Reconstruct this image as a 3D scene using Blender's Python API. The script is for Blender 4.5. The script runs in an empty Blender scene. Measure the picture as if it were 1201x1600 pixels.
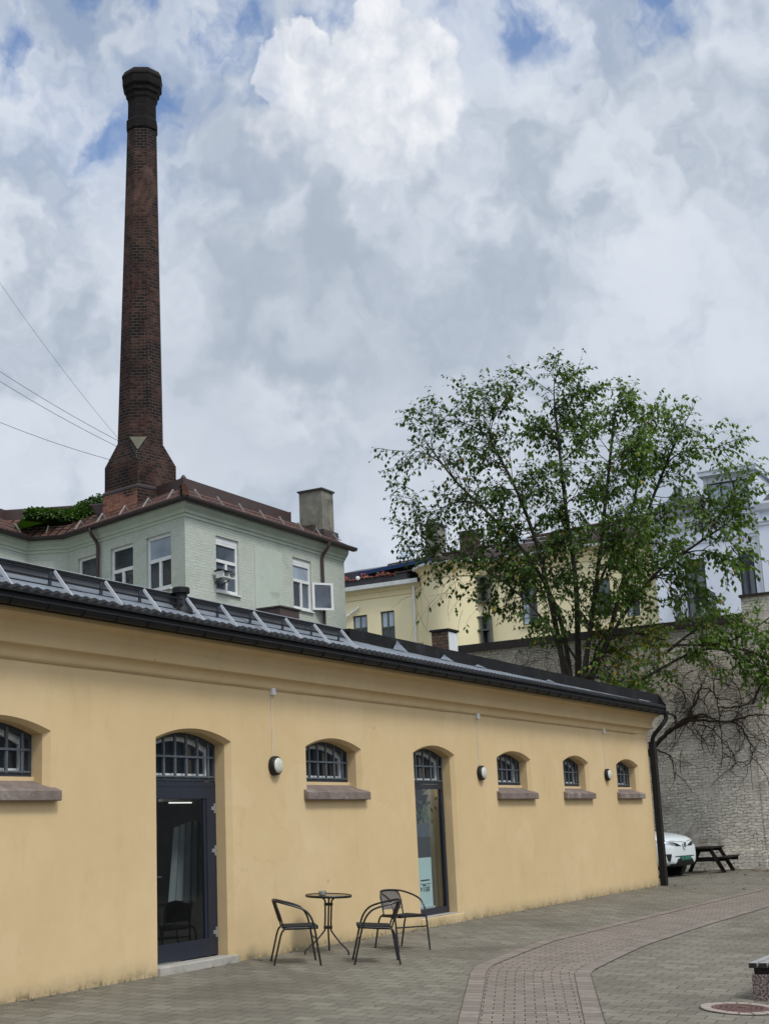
import bpy, bmesh, math, random
from mathutils import Vector, Matrix, noise as mnoise
random.seed(7)
R = math.radians
scene = bpy.context.scene
COL = scene.collection

# ------------------------------------------------------------------ camera
F, CX, CY, EYE, DIST = 2183.0, 600.5, 800.0, 1.6, 11.0686
zc = Vector((-440, -9530, F)).normalized()                 # world up seen by the camera (x right, y down, z forward)
xc = Vector((1200, 446, F)); xc = (xc - zc*xc.dot(zc)).normalized()   # along the yellow wall
yc = zc.cross(xc)
CAM = Vector((0, -DIST, EYE))
cam_d = bpy.data.cameras.new('camera'); cam = bpy.data.objects.new('camera', cam_d); COL.objects.link(cam)
rot = Matrix(((xc.x, -xc.y, -xc.z), (yc.x, -yc.y, -yc.z), (zc.x, -zc.y, -zc.z)))
cam.matrix_world = Matrix.Translation(CAM) @ rot.to_4x4()
cam_d.sensor_fit = 'VERTICAL'; cam_d.sensor_height = 36; cam_d.sensor_width = 27
cam_d.lens = 36*F/1600.0
cam_d.clip_start = 0.1; cam_d.clip_end = 3000
scene.camera = cam

def ray(px, py):
    d = Vector(((px-CX)/F, (py-CY)/F, 1.0))
    return Vector((xc.dot(d), yc.dot(d), zc.dot(d)))
def at_y(px, py, y):
    d = ray(px, py); return CAM + d*((y-CAM.y)/d.y)
def at_x(px, py, x):
    d = ray(px, py); return CAM + d*((x-CAM.x)/d.x)
SL = 0.06                                                   # the yard falls gently away from the yellow wall
def ground_z(y): return 0.0 if y > 0 else (SL*y if y > -8 else -8*SL)
def at_g(px, py, h=0.0):
    d = ray(px, py)
    t = (SL*CAM.y + h - CAM.z)/(d.z - SL*d.y)
    p = CAM + d*t
    if p.y > 0:
        p = CAM + d*((h-CAM.z)/d.z)
    return p
def at_wall(px, py, o, u):
    """hit of a pixel ray with the vertical plane through o along u; returns (s, z)"""
    d = ray(px, py); n = Vector((-u[1], u[0]))
    t = (Vector((o[0], o[1])) - CAM.xy).dot(n)/d.xy.dot(n)
    p = CAM + d*t
    return (p.xy-Vector((o[0], o[1]))).dot(Vector(u)), p.z

# ------------------------------------------------------------------ light
SUN_AZ, SUN_EL = R(-112), R(54)
sd = bpy.data.lights.new('sun', 'SUN'); so = bpy.data.objects.new('sun', sd); COL.objects.link(so)
sd.energy = 1.65; sd.angle = R(12); sd.color = (1.0, 0.95, 0.87)
sdir = Vector((math.cos(SUN_AZ)*math.cos(SUN_EL), math.sin(SUN_AZ)*math.cos(SUN_EL), math.sin(SUN_EL)))
so.rotation_euler = sdir.to_track_quat('Z', 'Y').to_euler()
so.location = (0, -20, 40)
scene.view_settings.view_transform = 'Standard'; scene.view_settings.look = 'None'
scene.view_settings.exposure = 0.28
scene.cycles.max_bounces = 6; scene.cycles.diffuse_bounces = 3; scene.cycles.glossy_bounces = 3; scene.cycles.transparent_max_bounces = 8; scene.cycles.transmission_bounces = 4
scene.cycles.caustics_reflective = False; scene.cycles.caustics_refractive = False
scene.view_settings.gamma = 1.0

class NT:
    """small node-tree helper"""
    def __init__(s, tree): s.t = tree; s.n = tree.nodes; s.l = tree.links
    def node(s, typ, **kw):
        nd = s.n.new(typ)
        for k, v in kw.items():
            if hasattr(nd, k): setattr(nd, k, v)
        return nd
    def set(s, sock, v):
        if isinstance(v, bpy.types.NodeSocket): s.l.new(v, sock)
        elif v is not None:
            if isinstance(v, (tuple, list)) and len(v) == 3 and sock.type == 'RGBA': v = (*v, 1)
            sock.default_value = v
    def m(s, op, a, b=None, c=None, clamp=False):
        nd = s.n.new('ShaderNodeMath'); nd.operation = op; nd.use_clamp = clamp
        for i, v in enumerate((a, b, c)):
            if v is not None: s.set(nd.inputs[i], v)
        return nd.outputs[0]
    def vm(s, op, a, b=None, sc=None):
        nd = s.n.new('ShaderNodeVectorMath'); nd.operation = op
        s.set(nd.inputs[0], a)
        if b is not None: s.set(nd.inputs[1], b)
        if sc is not None: s.set(nd.inputs[3], sc)
        return nd.outputs['Value'] if op in ('LENGTH', 'DISTANCE', 'DOT_PRODUCT') else nd.outputs[0]
    def mix(s, fac, a, b, mode='MIX'):
        nd = s.n.new('ShaderNodeMix'); nd.data_type = 'RGBA'; nd.blend_type = mode
        s.set(nd.inputs[0], fac); s.set(nd.inputs[6], a); s.set(nd.inputs[7], b)
        return nd.outputs[2]
    def noise(s, vec, scale, detail=4, rough=0.5, dist=0.0, color=False, dim=None):
        nd = s.n.new('ShaderNodeTexNoise')
        if dim: nd.noise_dimensions = dim
        if vec is not None: s.l.new(vec, nd.inputs['Vector'])
        nd.inputs['Scale'].default_value = scale; nd.inputs['Detail'].default_value = detail
        nd.inputs['Roughness'].default_value = rough; nd.inputs['Distortion'].default_value = dist
        return nd.outputs['Color' if color else 'Fac']
    def ss(s, v, lo, hi, a=0.0, b=1.0):
        nd = s.n.new('ShaderNodeMapRange'); nd.interpolation_type = 'SMOOTHSTEP'
        s.set(nd.inputs[0], v)
        for i, q in enumerate((lo, hi, a, b)): s.set(nd.inputs[i+1], q)
        return nd.outputs[0]
    def lin(s, v, lo, hi, a=0.0, b=1.0):
        nd = s.n.new('ShaderNodeMapRange'); s.set(nd.inputs[0], v)
        for i, q in enumerate((lo, hi, a, b)): s.set(nd.inputs[i+1], q)
        return nd.outputs[0]
    def comb(s, x, y, z):
        nd = s.n.new('ShaderNodeCombineXYZ')
        for i, v in enumerate((x, y, z)): s.set(nd.inputs[i], v)
        return nd.outputs[0]
    def sep(s, v):
        nd = s.n.new('ShaderNodeSeparateXYZ'); s.l.new(v, nd.inputs[0]); return nd.outputs

# ------------------------------------------------------------------ world: Nishita sky seen through broken cloud
world = bpy.data.worlds.new('World'); scene.world = world; world.use_nodes = True
world.cycles.sampling_method = 'MANUAL'; world.cycles.sample_map_resolution = 256
W = NT(world.node_tree); W.n.clear()
w_out = W.node('ShaderNodeOutputWorld'); w_bg = W.node('ShaderNodeBackground')
W.l.new(w_bg.outputs[0], w_out.inputs[0])
STR = 0.12
w_bg.inputs[1].default_value = STR
sky = W.node('ShaderNodeTexSky'); sky.sky_type = 'NISHITA'; sky.sun_disc = False
sky.sun_elevation = SUN_EL; sky.sun_rotation = math.pi/2 - SUN_AZ
tc = W.node('ShaderNodeTexCoord'); dirv = tc.outputs['Generated']
dx, dy, dz = W.sep(dirv)
az = W.m('MULTIPLY', W.m('ARCTAN2', dy, dx), 57.2958)
el = W.m('MULTIPLY', W.m('ARCSINE', dz), 57.2958)
P = W.comb(az, el, 0.0)
def sky_pt(px, py):
    d = ray(px, py).normalized(); return math.degrees(math.atan2(d.y, d.x)), math.degrees(math.asin(d.z))
# domain warps: soft for veils, tight and billowy for the cumulus heads
n1 = W.vm('SUBTRACT', W.noise(P, 0.30, 3, 0.5, 0, True, '2D'), (0.5, 0.5, 0.5))
n2 = W.vm('SUBTRACT', W.noise(P, 0.9, 4, 0.52, 0, True, '2D'), (0.5, 0.5, 0.5))
soft = W.vm('ADD', P, W.vm('ADD', W.vm('SCALE', n1, None, 5.0), W.vm('SCALE', n2, None, 1.7)))
vor = W.node('ShaderNodeTexVoronoi'); vor.voronoi_dimensions = '2D'; vor.feature = 'SMOOTH_F1'; vor.normalize = True
W.l.new(W.vm('ADD', P, W.vm('SCALE', n2, None, 0.7)), vor.inputs['Vector'])
vor.inputs['Scale'].default_value = 0.62; vor.inputs['Detail'].default_value = 3; vor.inputs['Roughness'].default_value = 0.55
vor.inputs['Smoothness'].default_value = 0.35
bill = W.m('SUBTRACT', 0.55, vor.outputs['Distance'])      # billows: bright rounded cells
crisp = W.vm('ADD', P, W.vm('ADD', W.vm('SCALE', n1, None, 1.6), W.vm('SCALE', n2, None, 0.9)))
def blob(vec, px, py, rx, ry, lo, hi, extra=None):
    a, e = sky_pt(px, py)
    d = W.vm('SUBTRACT', vec, (a, e, 0)); d = W.vm('MULTIPLY', d, (38.0/rx, 38.0/ry, 0))
    L = W.vm('LENGTH', d)
    if extra is not None: L = W.m('SUBTRACT', L, extra)
    return W.ss(L, lo, hi, 1.0, 0.0)
def union(lst):
    r = lst[0]
    for q in lst[1:]: r = W.m('MAXIMUM', r, q)
    return r
# base veil
f1 = W.noise(soft, 0.10, 4, 0.5, dim='2D'); f2 = W.noise(soft, 0.28, 4, 0.5, dim='2D')
lum = W.m('ADD', W.m('MULTIPLY', f1, 0.75), W.m('MULTIPLY', f2, 0.42))
lum = W.ss(lum, 0.42, 0.74)
veil = W.mix(lum, (0.345, 0.400, 0.480), (0.555, 0.600, 0.672))
greyer = union([blob(soft, 520, 610, 420, 260, 0.2, 1.2), blob(soft, 470, 420, 200, 120, 0.2, 1.2), blob(soft, 980, 700, 300, 130, .2, 1.2)])
veil = W.mix(W.m('MULTIPLY', greyer, 0.55), veil, (0.345, 0.395, 0.465))
light = union([blob(soft, 640, 270, 190, 130, .1, 1.25), blob(soft, 770, 310, 60, 70, .1, 1.2), blob(soft, 320, 320, 60, 45, .1, 1.2), blob(soft, 430, 330, 70, 70, .1, 1.2), blob(soft, 60, 170, 80, 60, .1, 1.2), blob(soft, 850, 110, 130, 110, .1, 1.2), blob(soft, 60, 330, 170, 230, 0.2, 1.15), blob(soft, 960, 260, 260, 220, 0.1, 1.2), blob(soft, 500, 650, 160, 50, 0.1, 1.2)])
veil = W.mix(W.m('MULTIPLY', light, W.ss(f2, 0.28, 0.66, 0.08, 0.60)), veil, (0.64, 0.68, 0.74))
# blue gaps
gap = union([blob(soft, 350, 60, 110, 110, 0.2, 1.2), blob(soft, 400, 120, 50, 70, .2, 1.2), blob(soft, 530, 30, 90, 60, 0.2, 1.2), blob(soft, 150, 200, 130, 80, 0.2, 1.2), blob(soft, 40, 95, 90, 60, .2, 1.2),
             blob(soft, 780, 10, 150, 80, 0.2, 1.2), blob(soft, 1020, 0, 140, 70, 0.2, 1.2), blob(soft, 260, 150, 80, 80, 0.2, 1.2), blob(soft, 180, -20, 200, 60, .2, 1.2)])
gap = W.m('MULTIPLY', gap, W.ss(W.noise(W.vm('ADD', crisp, (31, 7, 0)), 0.34, 5, 0.55, dim='2D'), 0.34, 0.66), clamp=True)
blue = W.vm('MULTIPLY', sky.outputs[0], (STR*0.74, STR*0.92, STR*1.12))
thin = union([blob(soft, 150, 110, 340, 230, .2, 1.3), blob(soft, 800, 0, 420, 130, .2, 1.3)])
gap = W.m('MAXIMUM', gap, W.m('MULTIPLY', thin, W.ss(f2, 0.30, 0.70, 0.42, 0.05)))
body = W.mix(W.m('MULTIPLY', gap, 0.86), veil, blue)
# cumulus heads in front of it
ex = W.m('MULTIPLY', bill, 0.75)
heads = [(470, 120, 72, 72), (600, 95, 78, 80), (575, 210, 130, 110), (650, 195, 66, 95), (480, 200, 90, 75), (430, 125, 36, 40), (690, 185, 28, 50)]
cum = union([blob(crisp, *h, 0.88, 1.02, ex) for h in heads[:2]] + [blob(crisp, *heads[5], 0.88, 1.02, ex)] + [blob(soft, 565, 185, 130, 110, 0.55, 1.15, W.m('MULTIPLY', bill, 0.3)), blob(soft, 650, 190, 75, 100, 0.6, 1.1, W.m('MULTIPLY', bill, 0.5)), blob(soft, 470, 190, 85, 75, .5, 1.15)])
fade = union([blob(soft, 540, 50, 220, 190, 0.35, 1.55), blob(soft, 660, 150, 120, 170, 0.3, 1.45)])
fade = W.m('MULTIPLY', fade, W.ss(f2, 0.20, 0.55, 0.55, 1.0))
cum = W.m('MULTIPLY', cum, fade, clamp=True)
shade = W.m('ADD', W.m('MULTIPLY', bill, 0.9), W.m('MULTIPLY', W.noise(crisp, 0.35, 4, 0.5, dim='2D'), 0.7))
cumc = W.mix(W.ss(shade, 0.25, 0.85), (0.52, 0.56, 0.625), (0.755, 0.765, 0.79))
body = W.mix(cum, body, cumc)
# brighter cloud overhead and round the veiled sun, outside the picture
up = W.ss(el, 36.0, 72.0, 1.0, 1.75)
sg = W.ss(W.vm('DOT_PRODUCT', dirv, tuple(sdir)), 0.55, 1.0, 0.0, 1.6)
body = W.vm('SCALE', body, None, W.m('MULTIPLY', W.m('ADD', up, sg), 1.0/STR))
W.l.new(body, w_bg.inputs[0])
# ------------------------------------------------------------------ materials
MATS = {}
def new_mat(name):
    m = bpy.data.materials.new(name); m.use_nodes = True
    nt = NT(m.node_tree); MATS[name] = m
    return m, nt, nt.n['Principled BSDF']
def mat(name, col, rough=0.7, spec=0.3, metal=0.0, var=0.12, vscale=3.0, bump=0.0, bscale=40.0, stain=None, sscale=0.8, slo=0.52, shi=0.75, coat=0.0):
    m, n, b = new_mat(name)
    co = n.node('ShaderNodeTexCoord').outputs['Object']
    f = n.noise(co, vscale, 6, 0.6)
    lo = tuple(max(0, c*(1-var)) for c in col); hi = tuple(min(1, c*(1+var)) for c in col)
    c = n.mix(n.lin(f, 0.3, 0.7), lo, hi)
    if stain: c = n.mix(n.ss(n.noise(co, sscale, 8, 0.65, 0.6), slo, shi), c, stain)
    n.set(b.inputs['Base Color'], c)
    b.inputs['Roughness'].default_value = rough; b.inputs['Metallic'].default_value = metal
    b.inputs['Specular IOR Level'].default_value = spec
    if coat: b.inputs['Coat Weight'].default_value = coat; b.inputs['Coat Roughness'].default_value = 0.05
    if bump:
        bp = n.node('ShaderNodeBump'); bp.inputs['Strength'].default_value = bump; bp.inputs['Distance'].default_value = 0.02
        n.set(bp.inputs['Height'], n.noise(co, bscale, 5, 0.6)); n.set(b.inputs['Normal'], bp.outputs[0])
    return m
def brick_mat(name, c1, c2, mortar, bw, rh, ms, rough=0.85, use_uv=True, rotz=0.0, bias=0.0, bump=0.6, patch=None, pscale=0.5, plo=0.5, phi=0.7, patch2=None, p2scale=0.3, warp=0.0, var=0.25, offset=0.5, squash=1.0, bumpd=0.02, p2lo=0.55, p2hi=0.72, msmooth=0.25, smear=0.0):
    m, n, b = new_mat(name)
    t = n.node('ShaderNodeTexCoord'); src = t.outputs['UV' if use_uv else 'Object']
    v = src
    if rotz:
        mp = n.node('ShaderNodeMapping'); mp.inputs['Rotation'].default_value = (0, 0, rotz); n.l.new(src, mp.inputs[0]); v = mp.outputs[0]
    if warp:
        v = n.vm('ADD', v, n.vm('SCALE', n.vm('SUBTRACT', n.noise(v, 5.0, 3, 0.5, 0, True), (.5, .5, .5)), None, warp))
    br = n.node('ShaderNodeTexBrick'); n.l.new(v, br.inputs['Vector'])
    br.offset = offset
    for k, q in (('Color1', (0, 0, 0, 1)), ('Color2', (1, 1, 1, 1)), ('Mortar', (0.5, 0.5, 0.5, 1)), ('Scale', 1.0), ('Mortar Size', ms), ('Mortar Smooth', msmooth), ('Bias', bias), ('Brick Width', bw), ('Row Height', rh)):
        br.inputs[k].default_value = q
    rnd = br.outputs['Color']; fac = br.outputs['Fac']
    ob = t.outputs['Object']
    if smear: fac = n.m('MULTIPLY', fac, n.ss(n.noise(n.vm('ADD', ob, (3, 17, 5)), smear, 6, 0.65), 0.34, 0.56, 0.22, 1.0))
    c = n.mix(rnd, c1, c2)
    g = n.noise(ob, 9.0, 8, 0.7)
    c = n.mix(1.0, c, n.mix(n.lin(g, 0.3, 0.7), (1-var,)*3, (1+var,)*3), 'MULTIPLY')
    if patch: c = n.mix(n.ss(n.noise(ob, pscale, 7, 0.65, 0.5), plo, phi), c, patch)
    if patch2: c = n.mix(n.ss(n.noise(n.vm('ADD', ob, (13, 7, 3)), p2scale, 7, 0.7, 0.8), p2lo, p2hi), c, patch2)
    c = n.mix(fac, c, mortar)
    n.set(b.inputs['Base Color'], c)
    b.inputs['Roughness'].default_value = rough; b.inputs['Specular IOR Level'].default_value = 0.25
    bp = n.node('ShaderNodeBump'); bp.inputs['Strength'].default_value = bump; bp.inputs['Distance'].default_value = bumpd
    h = n.m('ADD', n.m('MULTIPLY', fac, -1.0), n.m('ADD', n.m('MULTIPLY', rnd, 0.25), n.m('MULTIPLY', g, 0.5)))
    n.set(bp.inputs['Height'], h); n.set(b.inputs['Normal'], bp.outputs[0])
    return m

# rendered ochre plaster with grime along its foot
def plaster():
    m, n, b = new_mat('ochre_plaster')
    co = n.node('ShaderNodeTexCoord').outputs['Object']; x, y, z = n.sep(co)
    c = n.mix(n.lin(n.noise(co, 0.45, 6, 0.6), 0.3, 0.7), (0.585, 0.438, 0.236), (0.655, 0.498, 0.284))
    c = n.mix(n.lin(n.noise(co, 2.6, 6, 0.65), 0.35, 0.7, 0.0, 0.25), c, (0.52, 0.36, 0.19))
    st = n.m('MULTIPLY', n.ss(n.noise(n.vm('MULTIPLY', co, (1.0, 1.0, 0.35)), 3.0, 6, 0.7), 0.52, 0.75), 0.22)
    c = n.mix(st, c, (0.36, 0.25, 0.145))
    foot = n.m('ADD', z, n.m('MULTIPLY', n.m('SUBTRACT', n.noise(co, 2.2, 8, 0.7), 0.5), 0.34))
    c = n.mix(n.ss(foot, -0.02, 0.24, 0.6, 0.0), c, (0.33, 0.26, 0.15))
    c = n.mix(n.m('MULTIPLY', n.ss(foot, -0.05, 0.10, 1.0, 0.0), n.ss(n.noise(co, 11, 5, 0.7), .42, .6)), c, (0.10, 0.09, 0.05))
    vo = n.node('ShaderNodeTexVoronoi'); vo.feature = 'DISTANCE_TO_EDGE'; vo.inputs['Scale'].default_value = 0.55
    n.l.new(n.vm('ADD', co, n.vm('SCALE', n.noise(co, 1.4, 6, 0.7, 0, True), None, 1.1)), vo.inputs['Vector'])
    crack = n.m('MULTIPLY', n.ss(vo.outputs['Distance'], 0.0, 0.006, 1.0, 0.0), n.ss(n.noise(co, 0.35, 3, 0.5), 0.56, 0.64))
    c = n.mix(n.m('MULTIPLY', crack, 0.25), c, (0.30, 0.20, 0.11))
    rep = n.ss(n.noise(n.vm('ADD', co, (5, 2, 9)), 0.55, 2, 0.4), 0.60, 0.615)
    c = n.mix(n.m('MULTIPLY', rep, 0.16), c, (0.72, 0.56, 0.36))
    chip = n.m('MULTIPLY', n.ss(n.noise(co, 5.0, 3, 0.5), 0.735, 0.75), 0.6)
    c = n.mix(chip, c, (0.36, 0.25, 0.14))
    n.set(b.inputs['Base Color'], c); b.inputs['Roughness'].default_value = 0.9; b.inputs['Specular IOR Level'].default_value = 0.15
    bp = n.node('ShaderNodeBump'); bp.inputs['Strength'].default_value = 0.25; bp.inputs['Distance'].default_value = 0.012
    n.set(bp.inputs['Height'], n.m('ADD', n.noise(co, 4.0, 6, 0.6), n.m('MULTIPLY', n.noise(co, 60, 3, 0.5), 0.25)))
    n.set(b.inputs['Normal'], bp.outputs[0])
plaster()
mat('sandstone', (0.185, 0.145, 0.125), 0.85, 0.2, var=0.2, vscale=6, bump=0.5, bscale=30, stain=(0.28, 0.245, 0.22), sscale=3, slo=.5, shi=.7)
mat('threshold_stone', (0.36, 0.34, 0.30), 0.85, 0.2, var=0.12, vscale=5, bump=0.3, stain=(0.16, 0.15, 0.11), sscale=4)
mat('navy_metal', (0.018, 0.022, 0.034), 0.4, 0.4, var=0.1)
mat('steel_frame', (0.030, 0.038, 0.048), 0.5, 0.4, var=0.2)
mat('grille_paint', (0.085, 0.10, 0.115), 0.5, 0.35, var=0.2, vscale=12)
mat('white_paint', (0.70, 0.71, 0.70), 0.5, 0.3, var=0.06)
mat('white_worn', (0.66, 0.68, 0.67), 0.55, 0.3, var=0.10, stain=(0.42, 0.42, 0.40), sscale=4, slo=.58, shi=.8)
mat('galvanised', (0.42, 0.44, 0.46), 0.42, 0.5, metal=0.7, var=0.15)
mat('brushed_white', (0.60, 0.62, 0.64), 0.35, 0.5, metal=0.2, var=0.08)
mat('roof_black', (0.008, 0.0085, 0.0095), 0.55, 0.25, var=0.3, bump=0.1)
mat('membrane', (0.010, 0.010, 0.011), 0.75, 0.2, var=0.35, vscale=2.0, bump=0.5, bscale=8, stain=(0.025, 0.025, 0.026), sscale=2)
mat('roof_sheet', (0.20, 0.225, 0.255), 0.38, 0.5, metal=0.25, var=0.22, vscale=1.2, bump=0.25, bscale=2.2, stain=(0.30, 0.32, 0.34), sscale=1.0)
mat('upstand_sheet', (0.070, 0.075, 0.082), 0.6, 0.25, metal=0.0, var=0.25, vscale=1.5, bump=0.25, bscale=3.0, stain=(0.04, 0.04, 0.045), sscale=2.2, slo=.56, shi=.66)
mat('brown_metal', (0.062, 0.038, 0.035), 0.5, 0.4, var=0.2, bump=0.1)
mat('brown_dark', (0.035, 0.025, 0.024), 0.5, 0.4, var=0.2)
mat('concrete_chimney', (0.205, 0.20, 0.165), 0.9, 0.15, var=0.25, vscale=3, bump=0.5, bscale=8, stain=(0.08, 0.078, 0.068), sscale=1.6, slo=.5, shi=.68)
mat('broach_concrete', (0.12, 0.115, 0.085), 0.9, 0.15, var=0.2, bump=0.4)
mat('cream_plaster', (0.76, 0.675, 0.43), 0.9, 0.15, var=0.05, vscale=0.6)
mat('cream_trim', (0.68, 0.585, 0.35), 0.9, 0.15, var=0.06)
mat('dark_green_frame', (0.075, 0.085, 0.065), 0.6, 0.3, var=0.15)
mat('grey_metal_roof', (0.075, 0.085, 0.10), 0.45, 0.4, metal=0.2, var=0.15)
mat('awning_blue', (0.014, 0.032, 0.09), 0.8, 0.2, var=0.15)
mat('white_facade', (0.70, 0.745, 0.83), 0.85, 0.2, var=0.05, vscale=0.8, bump=0.1)
mat('white_cladding', (0.62, 0.67, 0.73), 0.6, 0.3, var=0.05)
mat('black_tube', (0.012, 0.012, 0.012), 0.38, 0.45, var=0.2)
mat('black_sling', (0.020, 0.020, 0.021), 0.8, 0.2, var=0.3, vscale=60, bump=0.3, bscale=300)
mat('taupe_sling', (0.15, 0.13, 0.115), 0.8, 0.2, var=0.15, vscale=60, bump=0.3, bscale=300)
mat('lamp_black', (0.015, 0.014, 0.013), 0.5, 0.35, var=0.2)
mat('opal', (0.56, 0.56, 0.49), 0.35, 0.4, var=0.10, vscale=9, stain=(0.36, 0.35, 0.28), sscale=9, slo=.55, shi=.8)
mat('cable_white', (0.62, 0.60, 0.55), 0.6, 0.3)
mat('cable_ochre', (0.42, 0.30, 0.16), 0.7, 0.2)
mat('wire_black', (0.03, 0.03, 0.035), 0.6, 0.2)
mat('dark_wood', (0.016, 0.013, 0.012), 0.8, 0.2, var=0.3, vscale=6, bump=0.3)
mat('bench_wood', (0.25, 0.245, 0.24), 0.7, 0.3, var=0.18, vscale=8, bump=0.3)
mat('bench_wood_end', (0.028, 0.024, 0.020), 0.85, 0.2, var=0.2)
mat('car_white', (0.66, 0.71, 0.725), 0.25, 0.5, var=0.02, coat=0.7)
mat('car_black', (0.012, 0.013, 0.014), 0.5, 0.4, var=0.1)
mat('tyre', (0.018, 0.018, 0.018), 0.85, 0.2)
mat('chrome', (0.60, 0.62, 0.65), 0.12, 0.5, metal=1.0, var=0.02)
mat('headlight', (0.36, 0.39, 0.42), 0.08, 0.8, metal=0.5, var=0.3, vscale=14)
mat('plate_green', (0.012, 0.085, 0.055), 0.5, 0.4)
mat('plate_mark', (0.05, 0.20, 0.14), 0.5, 0.4)
mat('cast_iron', (0.125, 0.072, 0.060), 0.75, 0.35, var=0.3, vscale=25, bump=0.7, bscale=60)
mat('cobble_pink', (0.285, 0.235, 0.205), 0.85, 0.2, var=0.14, vscale=9, bump=0.3)
mat('joint_dark', (0.075, 0.066, 0.055), 0.95, 0.1)
mat('trunk_bark', (0.052, 0.045, 0.036), 0.9, 0.15, var=0.35, vscale=8, bump=0.8, bscale=16)
mat('twig_bark', (0.045, 0.036, 0.028), 0.9, 0.15, var=0.2)
mat('vine_bark', (0.030, 0.023, 0.018), 0.9, 0.1, var=0.2)
mat('flower_red', (0.24, 0.040, 0.038), 0.7, 0.2, var=0.4, vscale=9)
mat('leaf_litter', (0.12, 0.085, 0.045), 0.9, 0.1, var=0.4, vscale=12)
mat('grit_white', (0.55, 0.54, 0.50), 0.9, 0.1, var=0.2)
mat('banner_teal', (0.55, 0.72, 0.70), 0.5, 0.3, var=0.04)
mat('banner_ink', (0.02, 0.035, 0.035), 0.6, 0.2)
mat('banner_grey', (0.07, 0.08, 0.095), 0.6, 0.2)
mat('room_dark', (0.22, 0.225, 0.235), 0.9, 0.1)
mat('room_column', (0.66, 0.62, 0.47), 0.9, 0.1, var=0.1)
mat('plant_leaf', (0.10, 0.16, 0.07), 0.6, 0.3, var=0.3)
mat('birdbox_wood', (0.40, 0.39, 0.36), 0.8, 0.2, var=0.2)
mat('house_grey', (0.20, 0.205, 0.215), 0.9, 0.15)
mat('slate', (0.05, 0.05, 0.055), 0.6, 0.3, var=0.25)
mat('glazed_dark', (0.030, 0.038, 0.048), 0.06, 0.6, var=0.6, vscale=1.3)
mat('glazed_grey', (0.09, 0.11, 0.135), 0.05, 0.7, var=0.5, vscale=1.0)
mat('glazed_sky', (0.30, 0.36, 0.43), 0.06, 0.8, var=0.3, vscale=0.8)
mat('curtain_grey', (0.20, 0.225, 0.23), 0.9, 0.1, var=0.1)
mat('silver', (0.48, 0.45, 0.41), 0.35, 0.5, metal=0.6, var=0.3, vscale=30)
mat('patch_plaster', (0.46, 0.51, 0.44), 0.9, 0.15, var=0.06, vscale=2, bump=0.3, bscale=6, stain=(0.37, 0.41, 0.34), sscale=1.6, slo=.60, shi=.64)
mat('green_trim', (0.45, 0.50, 0.415), 0.88, 0.15, var=0.08, vscale=1.5)
brick_mat('sage_brick', (0.445, 0.48, 0.415), (0.485, 0.52, 0.455), (0.43, 0.465, 0.40), 0.25, 0.085, 0.010, rough=0.88, bump=0.55, bumpd=0.018, warp=0.13, var=0.09, patch=(0.38, 0.415, 0.345), pscale=0.7, plo=.52, phi=.75, msmooth=1.0, smear=1.6)
brick_mat('stack_brick', (0.022, 0.012, 0.010), (0.082, 0.036, 0.026), (0.066, 0.054, 0.044), 0.25, 0.105, 0.014, rough=0.95, bump=0.8, bias=-0.2, patch=(0.008, 0.006, 0.006), pscale=1.1, plo=0.44, phi=0.62, patch2=(0.105, 0.058, 0.044), p2scale=0.7, p2lo=.54, p2hi=.72, var=0.5, smear=1.4)
brick_mat('stack_brick_dark', (0.003, 0.003, 0.003), (0.012, 0.008, 0.007), (0.009, 0.008, 0.007), 0.25, 0.105, 0.014, rough=0.9, bump=0.9, patch=(0.006, 0.005, 0.005), pscale=0.9, patch2=(0.11, 0.065, 0.05), p2scale=2.5, p2lo=.64, p2hi=.7, var=0.4)
brick_mat('stack_brick_red', (0.22, 0.085, 0.055), (0.36, 0.155, 0.10), (0.20, 0.135, 0.10), 0.25, 0.105, 0.014, rough=0.9, bump=0.9, patch=(0.030, 0.018, 0.015), pscale=0.9, plo=0.46, phi=0.60, var=0.3)
brick_mat('boundary_brick', (0.54, 0.495, 0.42), (0.69, 0.64, 0.55), (0.19, 0.17, 0.14), 0.26, 0.092, 0.010, rough=0.92, bump=0.8, bumpd=0.03, warp=0.20, smear=1.3, patch=(0.35, 0.31, 0.255), pscale=0.9, plo=0.52, phi=0.68, patch2=(0.33, 0.15, 0.10), p2scale=1.6, p2lo=.69, p2hi=.73, var=0.28, msmooth=0.6)
brick_mat('tile_red', (0.095, 0.042, 0.030), (0.185, 0.085, 0.058), (0.012, 0.008, 0.007), 0.26, 0.36, 0.045, rough=0.8, bump=1.0, bumpd=0.08, offset=0.0, var=0.25, patch=(0.05, 0.03, 0.025), pscale=1.2, msmooth=0.7)
brick_mat('tile_far', (0.040, 0.022, 0.019), (0.070, 0.036, 0.028), (0.014, 0.010, 0.009), 0.24, 0.33, 0.030, rough=0.8, bump=0.8, bumpd=0.05, offset=0.0, var=0.25, patch=(0.04, 0.03, 0.028), pscale=0.6)
brick_mat('stub_brick', (0.075, 0.045, 0.032), (0.16, 0.10, 0.07), (0.06, 0.05, 0.04), 0.24, 0.08, 0.012, rough=0.9, bump=1.0, warp=0.03, patch=(0.02, 0.015, 0.012), pscale=2.5)
brick_mat('pavers', (0.130, 0.118, 0.091), (0.182, 0.167, 0.131), (0.052, 0.047, 0.037), 0.29, 0.235, 0.0065, rough=0.85, use_uv=False, rotz=R(90-5), bump=0.4, bumpd=0.02, warp=0.010, var=0.13, patch=(0.105, 0.092, 0.071), pscale=0.45, plo=.46, phi=.70, patch2=(0.075, 0.063, 0.050), p2scale=1.1, p2lo=.58, p2hi=.80)
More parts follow.
